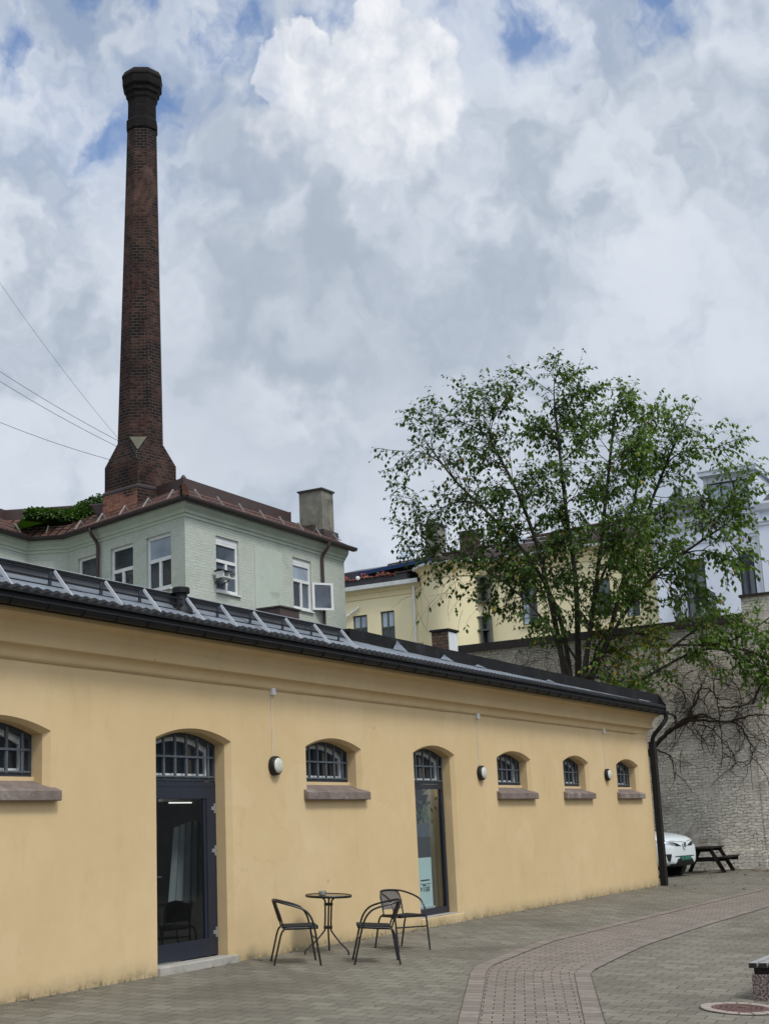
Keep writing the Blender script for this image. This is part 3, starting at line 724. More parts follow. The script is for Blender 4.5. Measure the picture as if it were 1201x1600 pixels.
tube_lamp(inx(283, 1.2), 1.2, at_y(283, 1251, 1.2).z, 'thin lit tube lamp seen through the top of the dark glazed door', 'tube_dim', .008, .27)
X_ = inx(681, .62)
cl = MB(); cl.lathe([(.20, 0.02), (.20, 2.35), (.22, 2.38), (.22, 2.6)], 20, (X_+.06, .66, 0)); cl.build('column', 'room_column', yb, smooth=True)
bA, bB = inx(645, .36), inx(672.5, .36)
bn = thing('roll_up_banner', 'pale teal banner with dark lettering standing behind the tall window', 'banner', (bA, .36, 0))
q = MB(); q.bb(bA, bB, .355, .365, .30, 1.13); q.build('sheet', 'banner_teal', bn)
q = MB(); q.bb(bA, bB, .356, .364, 1.13, 1.72); q.build('header', 'banner_grey', bn)
q = MB(); q.bb(bA-.05, bB+.03, .33, .42, .165, .30); q.build('base', 'brushed_white', bn)
bL = inx(655, .355)
q = MB(); q.bb(bL, inx(669, .355), .351, .3548, .735, .755); q.bb(bL, inx(671, .355), .351, .3548, .68, .687); q.build('text_line', 'banner_ink', bn)
cv = bpy.data.curves.new('lettering', 'FONT'); cv.body = 'vTisk'; cv.size = .17; cv.extrude = .002; cv.shear = 0.3
to = bpy.data.objects.new('tmp', cv); COL.objects.link(to); bpy.context.view_layer.update()
me = bpy.data.meshes.new_from_object(to.evaluated_get(bpy.context.evaluated_depsgraph_get())); bpy.data.objects.remove(to)
me.materials.clear(); me.materials.append(MATS['banner_ink'])
lo = bpy.data.objects.new('lettering', me); COL.objects.link(lo); lo.parent = bn
lo.rotation_euler = (R(90), 0, 0); lo.location = Vector((bL-.03, .3520, .555))-bn.location
pl_ = MB(); PX = inx(664, .50)
rr = random.Random(3)
for k in range(60):
    c = Vector((PX+rr.gauss(0, .17), .50+rr.gauss(0, .05), 1.94+rr.gauss(0, .18))); d = Vector((rr.uniform(-1, 1), rr.uniform(-.4, .1), rr.uniform(-1, .4))).normalized(); u = d.cross(Vector((0, 1, .2))).normalized()
    L = rr.uniform(.08, .15); pl_.add([c, c+d*L*.5+u*L*.3, c+d*L, c+d*L*.5-u*L*.3], [(0, 1, 2, 3)])
hp = thing('hanging_plant', 'trailing green plant hanging inside the top of the tall window', 'plant', (PX, .50, 1.92))
pl_.build('foliage', 'plant_leaf', hp)
q = MB(); q.lathe([(.06, 2.05), (.10, 2.2), (.10, 2.22)], 14, (PX, .50, 0)); q.tube([(PX, .50, 2.22), (PX, .50, 3.35)], .006, 5); q.build('pot', 'lamp_black', hp)

tube_lamp(22.7, .62, 2.66, 'unseen tube lamp added to brighten the room behind the tall window')  # added out of sight above the glass to brighten column and banner
tube_lamp(15.4, .9, 2.72, 'unseen tube lamp added to brighten the room behind the dark door')  # second added tube, out of view, lifts the dark room
# wall lamps with their junction box and cable
def wall_lamp(x, z, zbx, label):
    t = thing('wall_lamp', label, 'lamp', (x, 0, z), 'round bulkhead lamps on the ochre wall')
    rt = Matrix.Rotation(R(90), 3, 'X')
    h = MB(); h.lathe([(.0, -.005), (.135, -.005), (.140, .02), (.135, .07), (.122, .085), (.110, .088)], 36, (x, 0, z), rt); h.build('housing', 'lamp_black', t, smooth=True)
    d = MB(); d.lathe([(.112, .082), (.105, .098), (.08, .112), (.045, .120), (.0, .122)], 36, (x, 0, z), rt); d.build('diffuser', 'opal', t, smooth=True)
    c = MB(); c.tube([(x-.02, -.006, z+.12), (x-.02, -.006, zbx-.04)], .005, 6); c.build('cable', 'cable_white', t)
    b = MB(); b.bb(x-.045, x+.045, -.05, 0, zbx-.05, zbx+.05); b.build('junction_box', 'white_paint', t, bevel=.006)
    return t
wall_lamp(17.25, 2.60, 3.665, 'black ringed round wall lamp between the dark door and the barred window')
wall_lamp(24.40, 2.60, 3.665, 'black ringed round wall lamp just right of the tall window')
wall_lamp(31.45, 2.66, 3.665, 'black ringed round wall lamp between the two farthest barred windows')
c = MB(); pts = [Vector((8+.7*k, -.012-.004*(k % 2), 3.690+.002*math.sin(k*1.7))) for k in range(38)]
c.tube(pts, .006, 5); tag(c.build('cable', 'cable_ochre'), 'thin cable running under the cornice of the ochre wall', 'cable')

# snow guard rail on the left part of the eave
sg_ = thing('snow_guard', 'galvanised snow guard rail with bright braces along the near black roof', 'railing', (14, -.1, 4.5))
posts = [10.25, 11.45, 12.44, 13.36, 14.12, 15.04, 15.83, 16.64, 17.5, 18.32, 19.15]
for i, x in enumerate(posts):
    zt = 4.745
    q = MB(); q.bar((x-.06, -.10, roofz(-.10)), (x-.06, -.115, zt), .055, .012, up=(0, 1, 0)); q.build('post', 'steel_frame', sg_)
    q = MB(); q.bar((x, -.118, zt+.01), (x-.02, -.40, roofz(-.40)+.005), .040, .012, up=(1, 0, 0)); q.build('brace', 'brushed_white', sg_)
for z in (4.735, 4.655, 4.575):
    q = MB(); q.tube([(9.0, -.108, z), (19.22, -.108, z)], .0105, 6); q.build('rail', 'roof_black', sg_)
vp = thing('roof_vent', 'short black vent pipe with a wide cap on the low roof', 'vent', (15.05, 0.0, 4.62))
q = MB(); q.lathe([(.16, 4.55), (.15, 4.62), (.085, 4.70), (.085, 4.84)], 20, (15.05, -.02, 0)); q.build('pipe', 'roof_black', vp, smooth=True)
q = MB(); q.lathe([(.085, 4.83), (.118, 4.835), (.118, 4.90), (.105, 4.915), (0.0, 4.92)], 20, (15.05, -.02, 0)); q.build('cap', 'roof_black', vp, smooth=True)
# brown metal hatch and brick stub on the flat roof
p = at_y(437.5, 946, 2.9)
ht = thing('roof_hatch', 'brown sheet metal box standing on the flat roof below the sage building', 'hatch', (p.x, 3.2, 4.62))
q = MB(); q.bb(p.x, p.x+.68, 2.9, 3.40, 4.62, p.z-.03); q.build('body', 'brown_metal', ht)
q = MB(); q.bb(p.x-.03, p.x+.71, 2.87, 3.43, p.z-.03, p.z); q.build('lid', 'brown_dark', ht)
sb = thing('chimney_stub', 'short worn brick chimney with one pale rendered side behind the parapet', 'chimney', (31.9, 4.5, 4.6))
a = at_y(699, 985, 4.0); zt = a.z
q = MB(); q.bb(a.x, a.x+.54, 4.0, 4.46, 4.62, zt); q.build('stack', 'stub_brick', sb)
q = MB(); q.bb(a.x+.02, a.x+.52, 3.985, 4.0, 4.62, zt-.03); q.build('render_coat', 'white_worn', sb)
q = MB(); q.bb(a.x-.04, a.x+.58, 3.95, 4.50, zt, zt+.05); q.build('cap', 'roof_black', sb)
# ------------------------------------------------------------------ wall with rectangular openings
def wall_rects(mb, o, u, L, z0, z1, rects, depth=0.12):
    """vertical wall from o along u; rects [(s0, s1, za, zb)] are cut out and given reveals"""
    o = Vector(o); u = Vector(u).normalized(); inn = Vector((u.y, -u.x))       # out is left of travel, so inward is right
    def pt(s, z, d=0.0): return Vector((o.x+u.x*s+inn.x*d, o.y+u.y*s+inn.y*d, z))
    ss = sorted({0.0, L} | {r[0] for r in rects} | {r[1] for r in rects}); ss = [s for s in ss if -1e-6 <= s <= L+1e-6]
    zs = sorted({z0, z1} | {r[2] for r in rects} | {r[3] for r in rects})
    for a, b in zip(ss, ss[1:]):
        for c, d in zip(zs, zs[1:]):
            m = ((a+b)/2, (c+d)/2)
            if any(r[0] < m[0] < r[1] and r[2] < m[1] < r[3] for r in rects): continue
            mb.quad(pt(a, c), pt(b, c), pt(b, d), pt(a, d))
    for r in rects:
        a, b, c, d = r
        mb.quad(pt(a, c), pt(a, c, depth), pt(a, d, depth), pt(a, d)); mb.quad(pt(b, c), pt(b, c, depth), pt(b, d, depth), pt(b, d))
        mb.quad(pt(a, d), pt(a, d, depth), pt(b, d, depth), pt(b, d)); mb.quad(pt(a, c), pt(a, c, depth), pt(b, c, depth), pt(b, c))
    return pt
def window(pt, r, parent, frame, glass, depth=0.05, fw=0.06, trans=0.6, mull=True, upmull=False, sill=None, pth=0.05, bars=()):
    a, b, c, d = r; A0, A1 = depth, depth+pth
    fr = MB()
    def blk(s0, s1, z0, z1, d0=A0, d1=A1):
        fr.loft([[pt(s0, z0, d0), pt(s1, z0, d0), pt(s1, z1, d0), pt(s0, z1, d0)], [pt(s0, z0, d1), pt(s1, z0, d1), pt(s1, z1, d1), pt(s0, z1, d1)]])
    blk(a, a+fw, c, d); blk(b-fw, b, c, d); blk(a+fw, b-fw, d-fw, d); blk(a+fw, b-fw, c, c+fw)
    zt = c+(d-c)*trans if trans else None
    if zt: blk(a+fw, b-fw, zt-fw*.55, zt+fw*.55, A0-.012, A1)
    sm = (a+b)/2
    if mull: blk(sm-fw*.6, sm+fw*.6, c+fw, (zt-fw*.55) if zt else d-fw, A0-.008, A1)
    if upmull and zt: blk(sm-fw*.5, sm+fw*.5, zt+fw*.55, d-fw)
    for q in bars: blk(a+fw, b-fw, c+(d-c)*q-.012, c+(d-c)*q+.012, A0+.01, A1)
    w = fr.build('window', frame, parent)
    gl = glass if isinstance(glass, (list, tuple)) else [glass]
    areas = []
    top = d-fw
    lows = [(a+fw, sm), (sm, b-fw)] if mull else [(a+fw, b-fw)]
    if zt:
        areas.append((a+fw, b-fw, zt, top))
        for s0, s1 in lows: areas.append((s0, s1, c+fw, zt))
    else:
        for s0, s1 in lows: areas.append((s0, s1, c+fw, top))
    for i, (s0, s1, z0, z1) in enumerate(areas):
        p = MB(); p.quad(pt(s0, z0, A1-.012), pt(s1, z0, A1-.012), pt(s1, z1, A1-.012), pt(s0, z1, A1-.012))
        p.build('pane', gl[min(i, len(gl)-1)], w)
    if sill:
        q = MB()
        q.loft([[pt(a-.04, c-.06, -.07), pt(b+.04, c-.06, -.07), pt(b+.04, c-.02, -.07), pt(a-.04, c-.02, -.07)], [pt(a-.04, c-.06, depth), pt(b+.04, c-.06, depth), pt(b+.04, c, depth), pt(a-.04, c, depth)]])
        q.build('sill', sill, w)
    return w

# ------------------------------------------------------------------ sage green building
gb = thing('sage_building', 'pale sage green painted brick building with white windows and tiled roof below the smokestack', 'building', (36, 14, 0))
GL = [(40.72, 12.0), (31.65, 12.0), (33.40, 17.75), (32.87, 19.0), (20.0, 17.6)]
segs = []
ZW = 10.72
def seg(i):
    a, b = Vector(GL[i]), Vector(GL[i+1]); return a, (b-a).normalized(), (b-a).length
gw = MB()
def px_rect(i, x0, y0, x1, y1, zlim=None):
    o, u, L = seg(i); s0, za = at_wall(x0, y0, o, u); s1, zb = at_wall(x1, y1, o, u)
    return (min(s0, s1), max(s0, s1), min(za, zb), max(za, zb))
R0 = [px_rect(0, 374, 929, 337, 836), px_rect(0, 488, 955, 457, 873)]
R0 = [(a, b, 8.66, 10.31) for a, b, c, d in R0]
R1 = [px_rect(1, 229, 914, 267, 828), px_rect(1, 173, 930, 208, 845), px_rect(1, 122, 935, 153, 868)]
R1 = [(a, b, 8.68, 10.30) for a, b, c, d in R1]
R2 = [px_rect(2, 97, 900, 52, 876)]; R2 = [(max(.25, a), min(1.6, b), 8.4, 10.02) for a, b, c, d in R2]
R3 = [px_rect(3, 27, 880, -12, 865)]; R3 = [(a, b, 8.5, 10.2) for a, b, c, d in R3]
ptw = []
for i, rr_ in enumerate((R0, R1, R2, R3)):
    o, u, L = seg(i); ptw.append((wall_rects(gw, o, u, L, 0, ZW, rr_, 0.14), rr_))
gw.quad((40.72, 12, 0), (40.72, 22, 0), (40.72, 22, ZW), (40.72, 12, ZW))
gw.build('wall', 'sage_brick', gb)
for i, (pt, rr_) in enumerate(ptw):
    for k, r in enumerate(rr_):
        glass = ['glazed_grey', 'glazed_dark'] if i == 0 else (['glazed_sky', 'glazed_dark'] if (i, k) == (1, 0) else ['glazed_dark'])
        if i == 0:
            w = window(pt, (r[0], r[1], r[2], r[3]-.16), gb, 'white_paint', ['glazed_grey', 'glazed_grey', 'glazed_grey'] if k == 0 else ['glazed_sky', 'glazed_grey', 'glazed_dark'], 0.06, .085, .62, sill='white_worn')
            q = MB(); q.loft([[pt(r[0], r[3]-.16, .055), pt(r[1], r[3]-.16, .055), pt(r[1], r[3], .055), pt(r[0], r[3], .055)], [pt(r[0], r[3]-.16, .12), pt(r[1], r[3]-.16, .12), pt(r[1], r[3], .12), pt(r[0], r[3], .12)]]); q.build('blind_box', 'white_paint', w)
        else:
            w = window(pt, r, gb, 'white_paint', glass, 0.07, .095, .55, sill='white_worn')
# open casement at the right-hand window
o, u, L = seg(0); pt = ptw[0][0]; r = R0[1]
q = MB(); hx = pt(r[0], 0, .02); cw = .52
def ptc(s, z, d=0.0): return Vector((hx.x+.62*s*1.0, hx.y-.05-.42*s+d, z))
zb_, zt_ = 8.72, 9.62
def blkc(s0, s1, z0, z1): q.loft([[ptc(s0, z0), ptc(s1, z0), ptc(s1, z1), ptc(s0, z1)], [ptc(s0, z0, .04), ptc(s1, z0, .04), ptc(s1, z1, .04), ptc(s0, z1, .04)]])
blkc(0, .1, zb_, zt_); blkc(.9, 1.0, zb_, zt_); blkc(.1, .9, zb_, zb_+.07); blkc(.1, .9, zt_-.07, zt_)
oc = q.build('open_casement', 'white_paint', gb)
q = MB(); q.quad(ptc(.08, zb_+.05, .02), ptc(.92, zb_+.05, .02), ptc(.92, zt_-.05, .02), ptc(.08, zt_-.05, .02)); q.build('pane', 'glazed_grey', oc)
# plastered patch between the two windows
a = at_y(397, 852, 12); b = at_y(443, 960, 12)
q = MB(); q.bb(a.x, b.x, 11.985, 12.0, 8.2, a.z); q.build('plaster_patch', 'patch_plaster', gb)
cor = MB()
cor.sweep(GL, [(0, 10.60), (.03, 10.62), (.03, 10.70), (.07, 10.72), (.09, 10.80), (.17, 10.88), (.20, 10.90), (.20, 10.98), (.24, 11.0), (0, 11.02)])
cor.quad((40.72, 12-.2, 10.88), (40.72, 12, 10.6), (40.72, 13, 10.6), (40.72, 13, 11.0)); cor.build('cornice', 'green_trim', gb, smooth=True, auto=30)
q = MB(); q.sweep([(41.0, 12.0)]+GL[1:], [(.22, 10.985), (.36, 10.99), (.40, 11.04), (.40, 11.10), (.34, 11.12)]); q.build('gutter', 'brown_dark', gb, smooth=True, auto=50)
q = MB(); q.sweep([(40.9, 12.0)]+GL[1:], [(.36, 11.09), (-1.9, 12.26)]); q.build('roof', 'tile_red', gb)
q = MB(); q.sweep([(40.4, 12.0), GL[1], GL[2], GL[3], GL[4]], [(-1.85, 12.10), (-1.85, 12.56), (-1.95, 12.60), (-3.4, 12.62)]); q.build('roof_band', 'brown_metal', gb)
q = MB(); q.add([Vector((40.9, 11.7, 11.1)), Vector((40.9, 14.1, 12.26)), Vector((40.9, 14.1, 11.0)), Vector((40.72, 12, 10.9))], [(0, 1, 2, 3)]); q.add([Vector((40.4, 13.85, 12.6)), Vector((40.4, 16, 12.6)), Vector((40.4, 16, 11)), Vector((40.4, 13.85, 11))], [(0, 1, 2, 3)]); q.build('verge', 'brown_dark', gb)
# hip tiles on the front corner
q = MB()
n_ = 9; A_ = Vector((31.65, 12.0)); bis = None
e0 = Vector(GL[0])-Vector(GL[1]); 
d0 = Vector((-1, 0)); d1 = (Vector(GL[2])-Vector(GL[1])).normalized(); bb_ = (Vector((-d0.y, d0.x))+Vector((-d1.y, d1.x))).normalized(); kk = 1/bb_.dot(Vector((-d0.y, d0.x)))
for k in range(n_):
    f0, f1 = k/n_, (k+1.12)/n_
    P0 = A_ + bb_*kk*(.36-2.2*f0); P1 = A_ + bb_*kk*(.36-2.2*f1)
    q.tube([(P0.x, P0.y, 11.12+1.14*f0), (P1.x, P1.y, 11.11+1.14*f1)], [.125, .10], 10)
q.build('hip_tiles', 'tile_red', gb, smooth=True)
# snow hooks along the eaves
for i in (0, 1, 2, 3):
    o, u, L = seg(i); inn = Vector((u.y, -u.x)); n_ = max(1, int(L/1.05))
    for k in range(n_):
        s = (k+.5)*L/n_; c = o+u*s
        A = c-inn*.16; B = c+inn*.05
        q = MB(); q.bar((A.x, A.y, 11.22), (B.x, B.y, 11.52), .045, .012, up=(u.x, u.y, 0)); B2 = c+inn*.16; q.bar((B.x, B.y, 11.52), (B2.x, B2.y, 11.38), .02, .012, up=(u.x, u.y, 0)); q.build('snow_hook', 'silver', gb)
for zz, off in ((11.47, .06), (11.36, .0)):
    q = MB(); q.tube([(v.x, v.y, zz) for v in [Vector((40.6, 12+off)), Vector((31.65+off*.8, 12+off)), Vector((33.40+off, 17.75)), Vector((32.87+off*.6, 19.0+off)), Vector((20.0, 17.6+off))]], .012, 5); q.build('snow_rail', 'brown_dark', gb)
# downpipes
o, u, L = seg(1); s, z = at_wall(157, 845, o, u); c = o+u*s; inn = Vector((u.y, -u.x))
def dpipe(c, inn, zb, r=.055):
    q = MB(); f = lambda d, z: (c.x-inn.x*d, c.y-inn.y*d, z)
    q.tube(bez([f(.36, 11.02), f(.34, 10.86), f(.14, 10.62), f(.09, 10.45), f(.09, 10.2)], 4)+[Vector(f(.09, zb))], r, 8); q.build('downpipe', 'brown_metal', gb, smooth=True)
dpipe(c, inn, 5.0)
p = at_y(500, 880, 12); dpipe(Vector((p.x, 12.0)), Vector((0, 1)), 5.0)
# rendered chimney on the right-hand end
p = at_y(502, 762, 12.75); X0, Y0 = p.x, 12.75
q = MB(); q.bb(X0, X0+.78, Y0, Y0+.92, 10.8, p.z-.06); q.build('chimney', 'concrete_chimney', gb)
ch = gb.children[-1]
q = MB(); q.bb(X0-.05, X0+.83, Y0-.05, Y0+.97, p.z-.06, p.z); q.build('cap', 'brown_dark', ch)
q = MB(); q.bb(X0-.10, X0+.88, Y0-.10, Y0+1.02, 10.9, 11.85); q.bb(X0-.16, X0+.94, Y0+.30, Y0+1.3, 11.0, 12.05); q.build('flashing', 'brown_metal', ch)
rv = MB(); p = at_y(287, 765, 15.0); rv.lathe([(.035, 12.3), (.035, p.z+.28)], 8, (p.x, 15.0, 0)); rv.lathe([(.03, p.z+.26), (.10, p.z+.30), (.10, p.z+.38), (.05, p.z+.46), (0, p.z+.5)], 10, (p.x, 15.0, 0)); rv.build('roof_vent', 'brown_dark', gb)
# little bird box on the left window of the front
p = at_y(353, 899, 11.75); bx = thing('bird_feeder', 'small pale wooden bird feeder fixed before the sage building window', 'bird feeder', (p.x, 11.75, p.z))
q = MB(); w_, d_ = .30, .17
q.bb(p.x-w_, p.x+w_, 11.6, 11.9, p.z-.10, p.z-.075); q.bb(p.x-w_, p.x-w_+.04, 11.62, 11.88, p.z-.075, p.z+.09); q.bb(p.x-.02, p.x+.02, 11.62, 11.88, p.z-.075, p.z+.09); q.bb(p.x+w_-.04, p.x+w_, 11.62, 11.88, p.z-.075, p.z+.09); q.build('tray', 'white_worn', bx)
q = MB(); q.add([Vector((p.x+i*.36, 11.75+j*.2, p.z+.09+(.07 if j == 0 else 0))) for j in (-1, 0, 1) for i in (-1, 1)], [(0, 1, 3, 2), (2, 3, 5, 4)]); q.build('lid', 'brown_dark', bx)
q = MB(); q.bar((p.x-.2, 11.75, p.z-.1), (p.x-.2, 12.05, p.z-.25), .025); q.bar((p.x+.2, 11.75, p.z-.1), (p.x+.2, 12.05, p.z-.25), .025); q.build('bracket', 'brown_dark', bx)

# ------------------------------------------------------------------ octagonal brick smokestack
SX, SY = 34.78, 16.0
st = thing('smokestack', 'tall tapering octagonal brick smokestack with soot black crown', 'chimney', (SX, SY, 11))
RZ = Matrix.Rotation(R(-12), 3, 'Z')
def oct_ring(a, c, z):
    pts = [(a, -c), (a, c), (c, a), (-c, a), (-a, c), (-a, -c), (-c, -a), (c, -a)]
    k = max(0.0, (z-13.0)/14.0)*.15          # the old stack leans a little
    return [RZ @ Vector((x, y, 0)) + Vector((SX+.47*k, SY-.88*k, z)) for x, y in pts]
def zpx(y): return at_y(221, y, SY-(.37 if y < 300 else .44)).z
fwd = ray(CX, CY)
def ppm(z): return F/((Vector((SX, SY, z))-CAM).dot(fwd)/fwd.length_squared**.5)
T8 = math.tan(math.pi/8)
def half(px, z): return px/2/ppm(z)                       # apparent width to half width across flats
def okt(w, z): a = half(w, z)*0.965; return oct_ring(a, a*T8, z)
q = MB(); q.loft([okt(70.5, zpx(690)), okt(66, zpx(600)), okt(57.5, zpx(440)), okt(51, zpx(310)), okt(45.5, zpx(200))]); q.build('shaft', 'stack_brick', st)
q = MB(); q.loft([okt(45.4, zpx(199)), okt(48, zpx(197)), okt(48, zpx(184)), okt(44, zpx(181)), okt(43, zpx(152)), okt(47, zpx(148)), okt(48, zpx(143)), okt(53, zpx(140)), okt(54, zpx(135)), okt(60.5, zpx(131)), okt(61.5, zpx(118)), okt(58, zpx(112)), okt(52, zpx(109))]); q.build('crown', 'stack_brick_dark', st)
q = MB(); q.loft([okt(63, zpx(118)), okt(62, zpx(115)), okt(54, zpx(108)), okt(36, zpx(106))]); a = at_y(188, 128, SY); q.add([Vector((a.x, SY, a.z)), Vector((a.x+.3, SY, a.z+.08)), Vector((a.x+.3, SY+.2, a.z+.2))], [(0, 1, 2)]); q.build('cap_sheet', 'stack_brick_dark', st)
hb = 0.80                                                   # half width of the square base
zA, zB = zpx(722), zpx(688); at = half(70.5, zB)*0.965
q = MB()
sq = lambda a, z: oct_ring(a, a*0.999, z)
q.loft([sq(hb, zpx(770)), sq(hb, zA), oct_ring(at, at*T8, zB)]); q.build('shoulder', 'stack_brick', st)
q = MB(); q.loft([sq(hb*1.05, 9.5), sq(hb*1.05, zpx(768)), sq(hb*1.0, zpx(764))]); bs = q.build('base', ['stack_brick_red', 'stack_brick'], st)
for p_ in bs.data.polygons:
    if p_.normal.y < -.5: p_.material_index = 1
q = MB(); q.loft([sq(hb*1.065, zpx(764)-.05), sq(hb*1.065, zpx(764)+.02), sq(hb*1.0, zpx(764)+.08)]); q.build('ledge', 'brown_dark', st)
# concrete triangle on the corner broach
cd = (RZ @ Vector((-1, -1, 0))).normalized(); ct = (RZ @ Vector((1, -1, 0))).normalized(); cc = Vector((SX, SY, 0))
rt = at*1.0; P_ = lambda rad, tw, z: cc + cd*rad + ct*tw + Vector((0, 0, z))
q = MB(); zt2, zb2 = zpx(684)+.02, zpx(706); r0 = at+.01; r1 = at+.26
q.add([P_(r0, -.27, zt2), P_(r0, .27, zt2), P_(r1, 0, zb2), P_(r0-.2, -.27, zt2), P_(r0-.2, .27, zt2), P_(r1-.3, 0, zb2)], [(0, 1, 2), (5, 4, 3), (0, 3, 4, 1), (1, 4, 5, 2), (2, 5, 3, 0)]); q.build('broach', 'broach_concrete', st)
fr_ = (RZ @ Vector((0, -1, 0))); ft = (RZ @ Vector((1, 0, 0)))
c0 = cc + fr_*(hb*1.05+.004) + ft*.28
q = MB(); zz = zpx(763)-.14; q.quad(c0-ft*.10+Vector((0, 0, zz-.36)), c0+ft*.10+Vector((0, 0, zz-.36)), c0+ft*.10+Vector((0, 0, zz)), c0-ft*.10+Vector((0, 0, zz))); q.build('flue_opening', 'car_black', st)
c1 = cc + fr_*(hb*1.05+.03); q = MB(); q.add([c1-ft*.86+Vector((0, 0, 11.0)), c1+ft*.9+Vector((0, 0, 11.0)), c1+ft*.9+Vector((0, 0, 12.6)), c1+ft*.45+Vector((0, 0, 12.2)), c1-ft*.2+Vector((0, 0, 12.05)), c1-ft*.84+Vector((0, 0, 11.95))], [(0, 1, 2, 3, 4, 5)]); q.build('flashing', 'brown_metal', st)

# overhead wires running from the stack out of the picture
for (x0, y0, x1, y1, sag, lab) in ((-60, 352, 183, 693, .25, 'steepest of the four wires meeting the smokestack, faint and thin'), (-60, 540, 187, 692, .12, 'upper of the close pair of wires left of the smokestack'),
                              (-60, 557, 184, 700, .12, 'lower of the close pair of wires left of the smokestack'), (-60, 634, 174, 718, .12, 'lowest and flattest wire left of the smokestack')):
    b = at_y(x1+12, y1+4, SY); a = at_y(x0, y0, SY+3); a = CAM+(a-CAM)*1.0
    pts = [a+(a-b)*2.5]
    for k in range(13):
        t = k/12; p = a.lerp(b, t); p.z -= sag*4*t*(1-t); pts.append(p)
    q = MB(); q.tube(pts, .0075 if y0 > 400 else .005, 5); tag(q.build('overhead_wire', 'wire_black'), lab, 'wire', 'wires strung to the smokestack')
# ------------------------------------------------------------------ boundary wall
XB = 44.0
bw = thing('boundary_wall', 'tall weathered whitewashed brick wall with dark coping behind the parked car', 'wall', (XB, 0, 0))
q = MB(); ZC = 7.52
q.bb(XB, XB+.5, -.50, 16, -.6, ZC); q.bb(XB-.02, XB+.5, -9.0, -.50, -.8, 8.32); q.build('masonry', 'boundary_brick', bw)
q = MB(); q.bb(XB-.14, XB+.6, 1.5, 16, ZC, ZC+.26); q.bb(XB-.10, XB+.6, -.50, 1.5, ZC, ZC+.30); q.build('coping', 'brown_dark', bw)
q = MB(); q.bb(XB-.08, XB+.6, -9, -.45, 8.32, 8.40); q.build('cap', 'brown_dark', bw)
q = MB(); q.bb(XB-.10, XB, -.5, 8, -.1, .55); q.build('plinth', 'boundary_brick', bw)

# ------------------------------------------------------------------ cream building
XC = 62.0
cb = thing('cream_building', 'cream yellow plastered house with red tiled roof and rounded bay behind the tree', 'building', (64, 16, 0))
def yz(px, py, x=XC): p = at_x(px, py, x); return p.y, p.z
cw_ = MB(); wins = []
def rects_from(lst, y0):
    out = []
    for (x0, y0_, x1, y1_) in lst:
        a = yz(x0, y0_); b = yz(x1, y1_); out.append((min(a[0], b[0])-y0, max(a[0], b[0])-y0, min(a[1], b[1]), max(a[1], b[1])))
    return out
YC0, YB0, YB1, YA1 = 7.45, 16.3, 19.7, 31.0
rC = rects_from([(812, 918, 841, 975), (738, 968, 767, 1019), (928, 906, 956, 962), (975, 915, 1000, 962)], YC0)
rC = [r for r in rC if r[0] > 0.1]
yA = YB1
rA = rects_from([(551, 963, 575, 1005), (594, 956, 618, 1010), (648, 947, 665, 1002)], yA)
zA_, zC_ = 13.72, 14.25
o1 = (XC, YC0); u1 = (0, 1)
pC = wall_rects(cw_, o1, u1, YB0-YC0, 0, zC_, [r for r in rC if r[1] < YB0-YC0-.02], .12)
pA = wall_rects(cw_, (XC, yA), u1, YA1-yA, 0, zA_, [r for r in rA if r[0] > .02], .12)
bow = [(XC-1.15*math.sin(math.pi*k/14)**.8, YB0+(YB1-YB0)*k/14) for k in range(15)]
cw_.loft([[Vector((x, y, 0)) for x, y in bow], [Vector((x, y, zC_)) for x, y in bow]], closed=False, cap=False)
cw_.build('wall', 'cream_plaster', cb, smooth=True, auto=25)
for r in rC:
    if r[1] < YB0-YC0-.02: window(pC, r, cb, 'dark_green_frame', ['glazed_grey', 'glazed_dark', 'glazed_sky'], .07, .07, .60, upmull=True, sill='cream_trim', bars=(.2, .4))
for r in rA: window(pA, r, cb, 'dark_green_frame', ['glazed_sky', 'glazed_dark'], .07, .07, .55, upmull=True, sill='cream_trim')
# one tall and one upper window on the bay's flank
for (x0, y0_, x1, y1_) in ((734, 905, 764, 942), (738, 966, 768, 1018)):
    a = yz(x0, y0_); b = yz(x1, y1_)
    def ptb(s, z, d=0.0): return Vector((XC-.34-s*.0+d, s, z))
    window(ptb, (min(a[0], b[0])-.15, max(a[0], b[0])-.15, min(a[1], b[1]), max(a[1], b[1])), cb, 'dark_green_frame', ['glazed_grey', 'glazed_dark'], -.03, .07, .6, upmull=True, pth=.3)
q = MB(); q.sweep([(XC, YC0), (XC, YB0)]+bow[1:-1]+[(XC, YB1)], [(0, zC_-.62), (.05, zC_-.60), (.05, zC_-.50), (.006, zC_-.48), (.006, zC_-.30), (.08, zC_-.26), (.08, zC_-.12), (.2, zC_-.02), (.2, zC_+.05)])
q.sweep([(XC, YB1), (XC, YA1)], [(0, zA_-.50), (.05, zA_-.48), (.05, zA_-.40), (.006, zA_-.38), (.006, zA_-.22), (.06, zA_-.20), (.1, zA_-.02)]); q.build('cornice', 'cream_trim', cb, smooth=True, auto=30)
q = MB(); q.sweep([(XC, YC0), (XC, YB0)]+bow[1:-1]+[(XC, YB1)], [(.20, zC_+.02), (.38, zC_+.03), (.40, zC_+.14), (.2, zC_+.15)]); q.sweep([(XC, YB1), (XC, YA1)], [(.1, zA_-.02), (.34, zA_+.0), (.36, zA_+.20), (.1, zA_+.22)]); q.build('gutter', 'white_worn', cb)
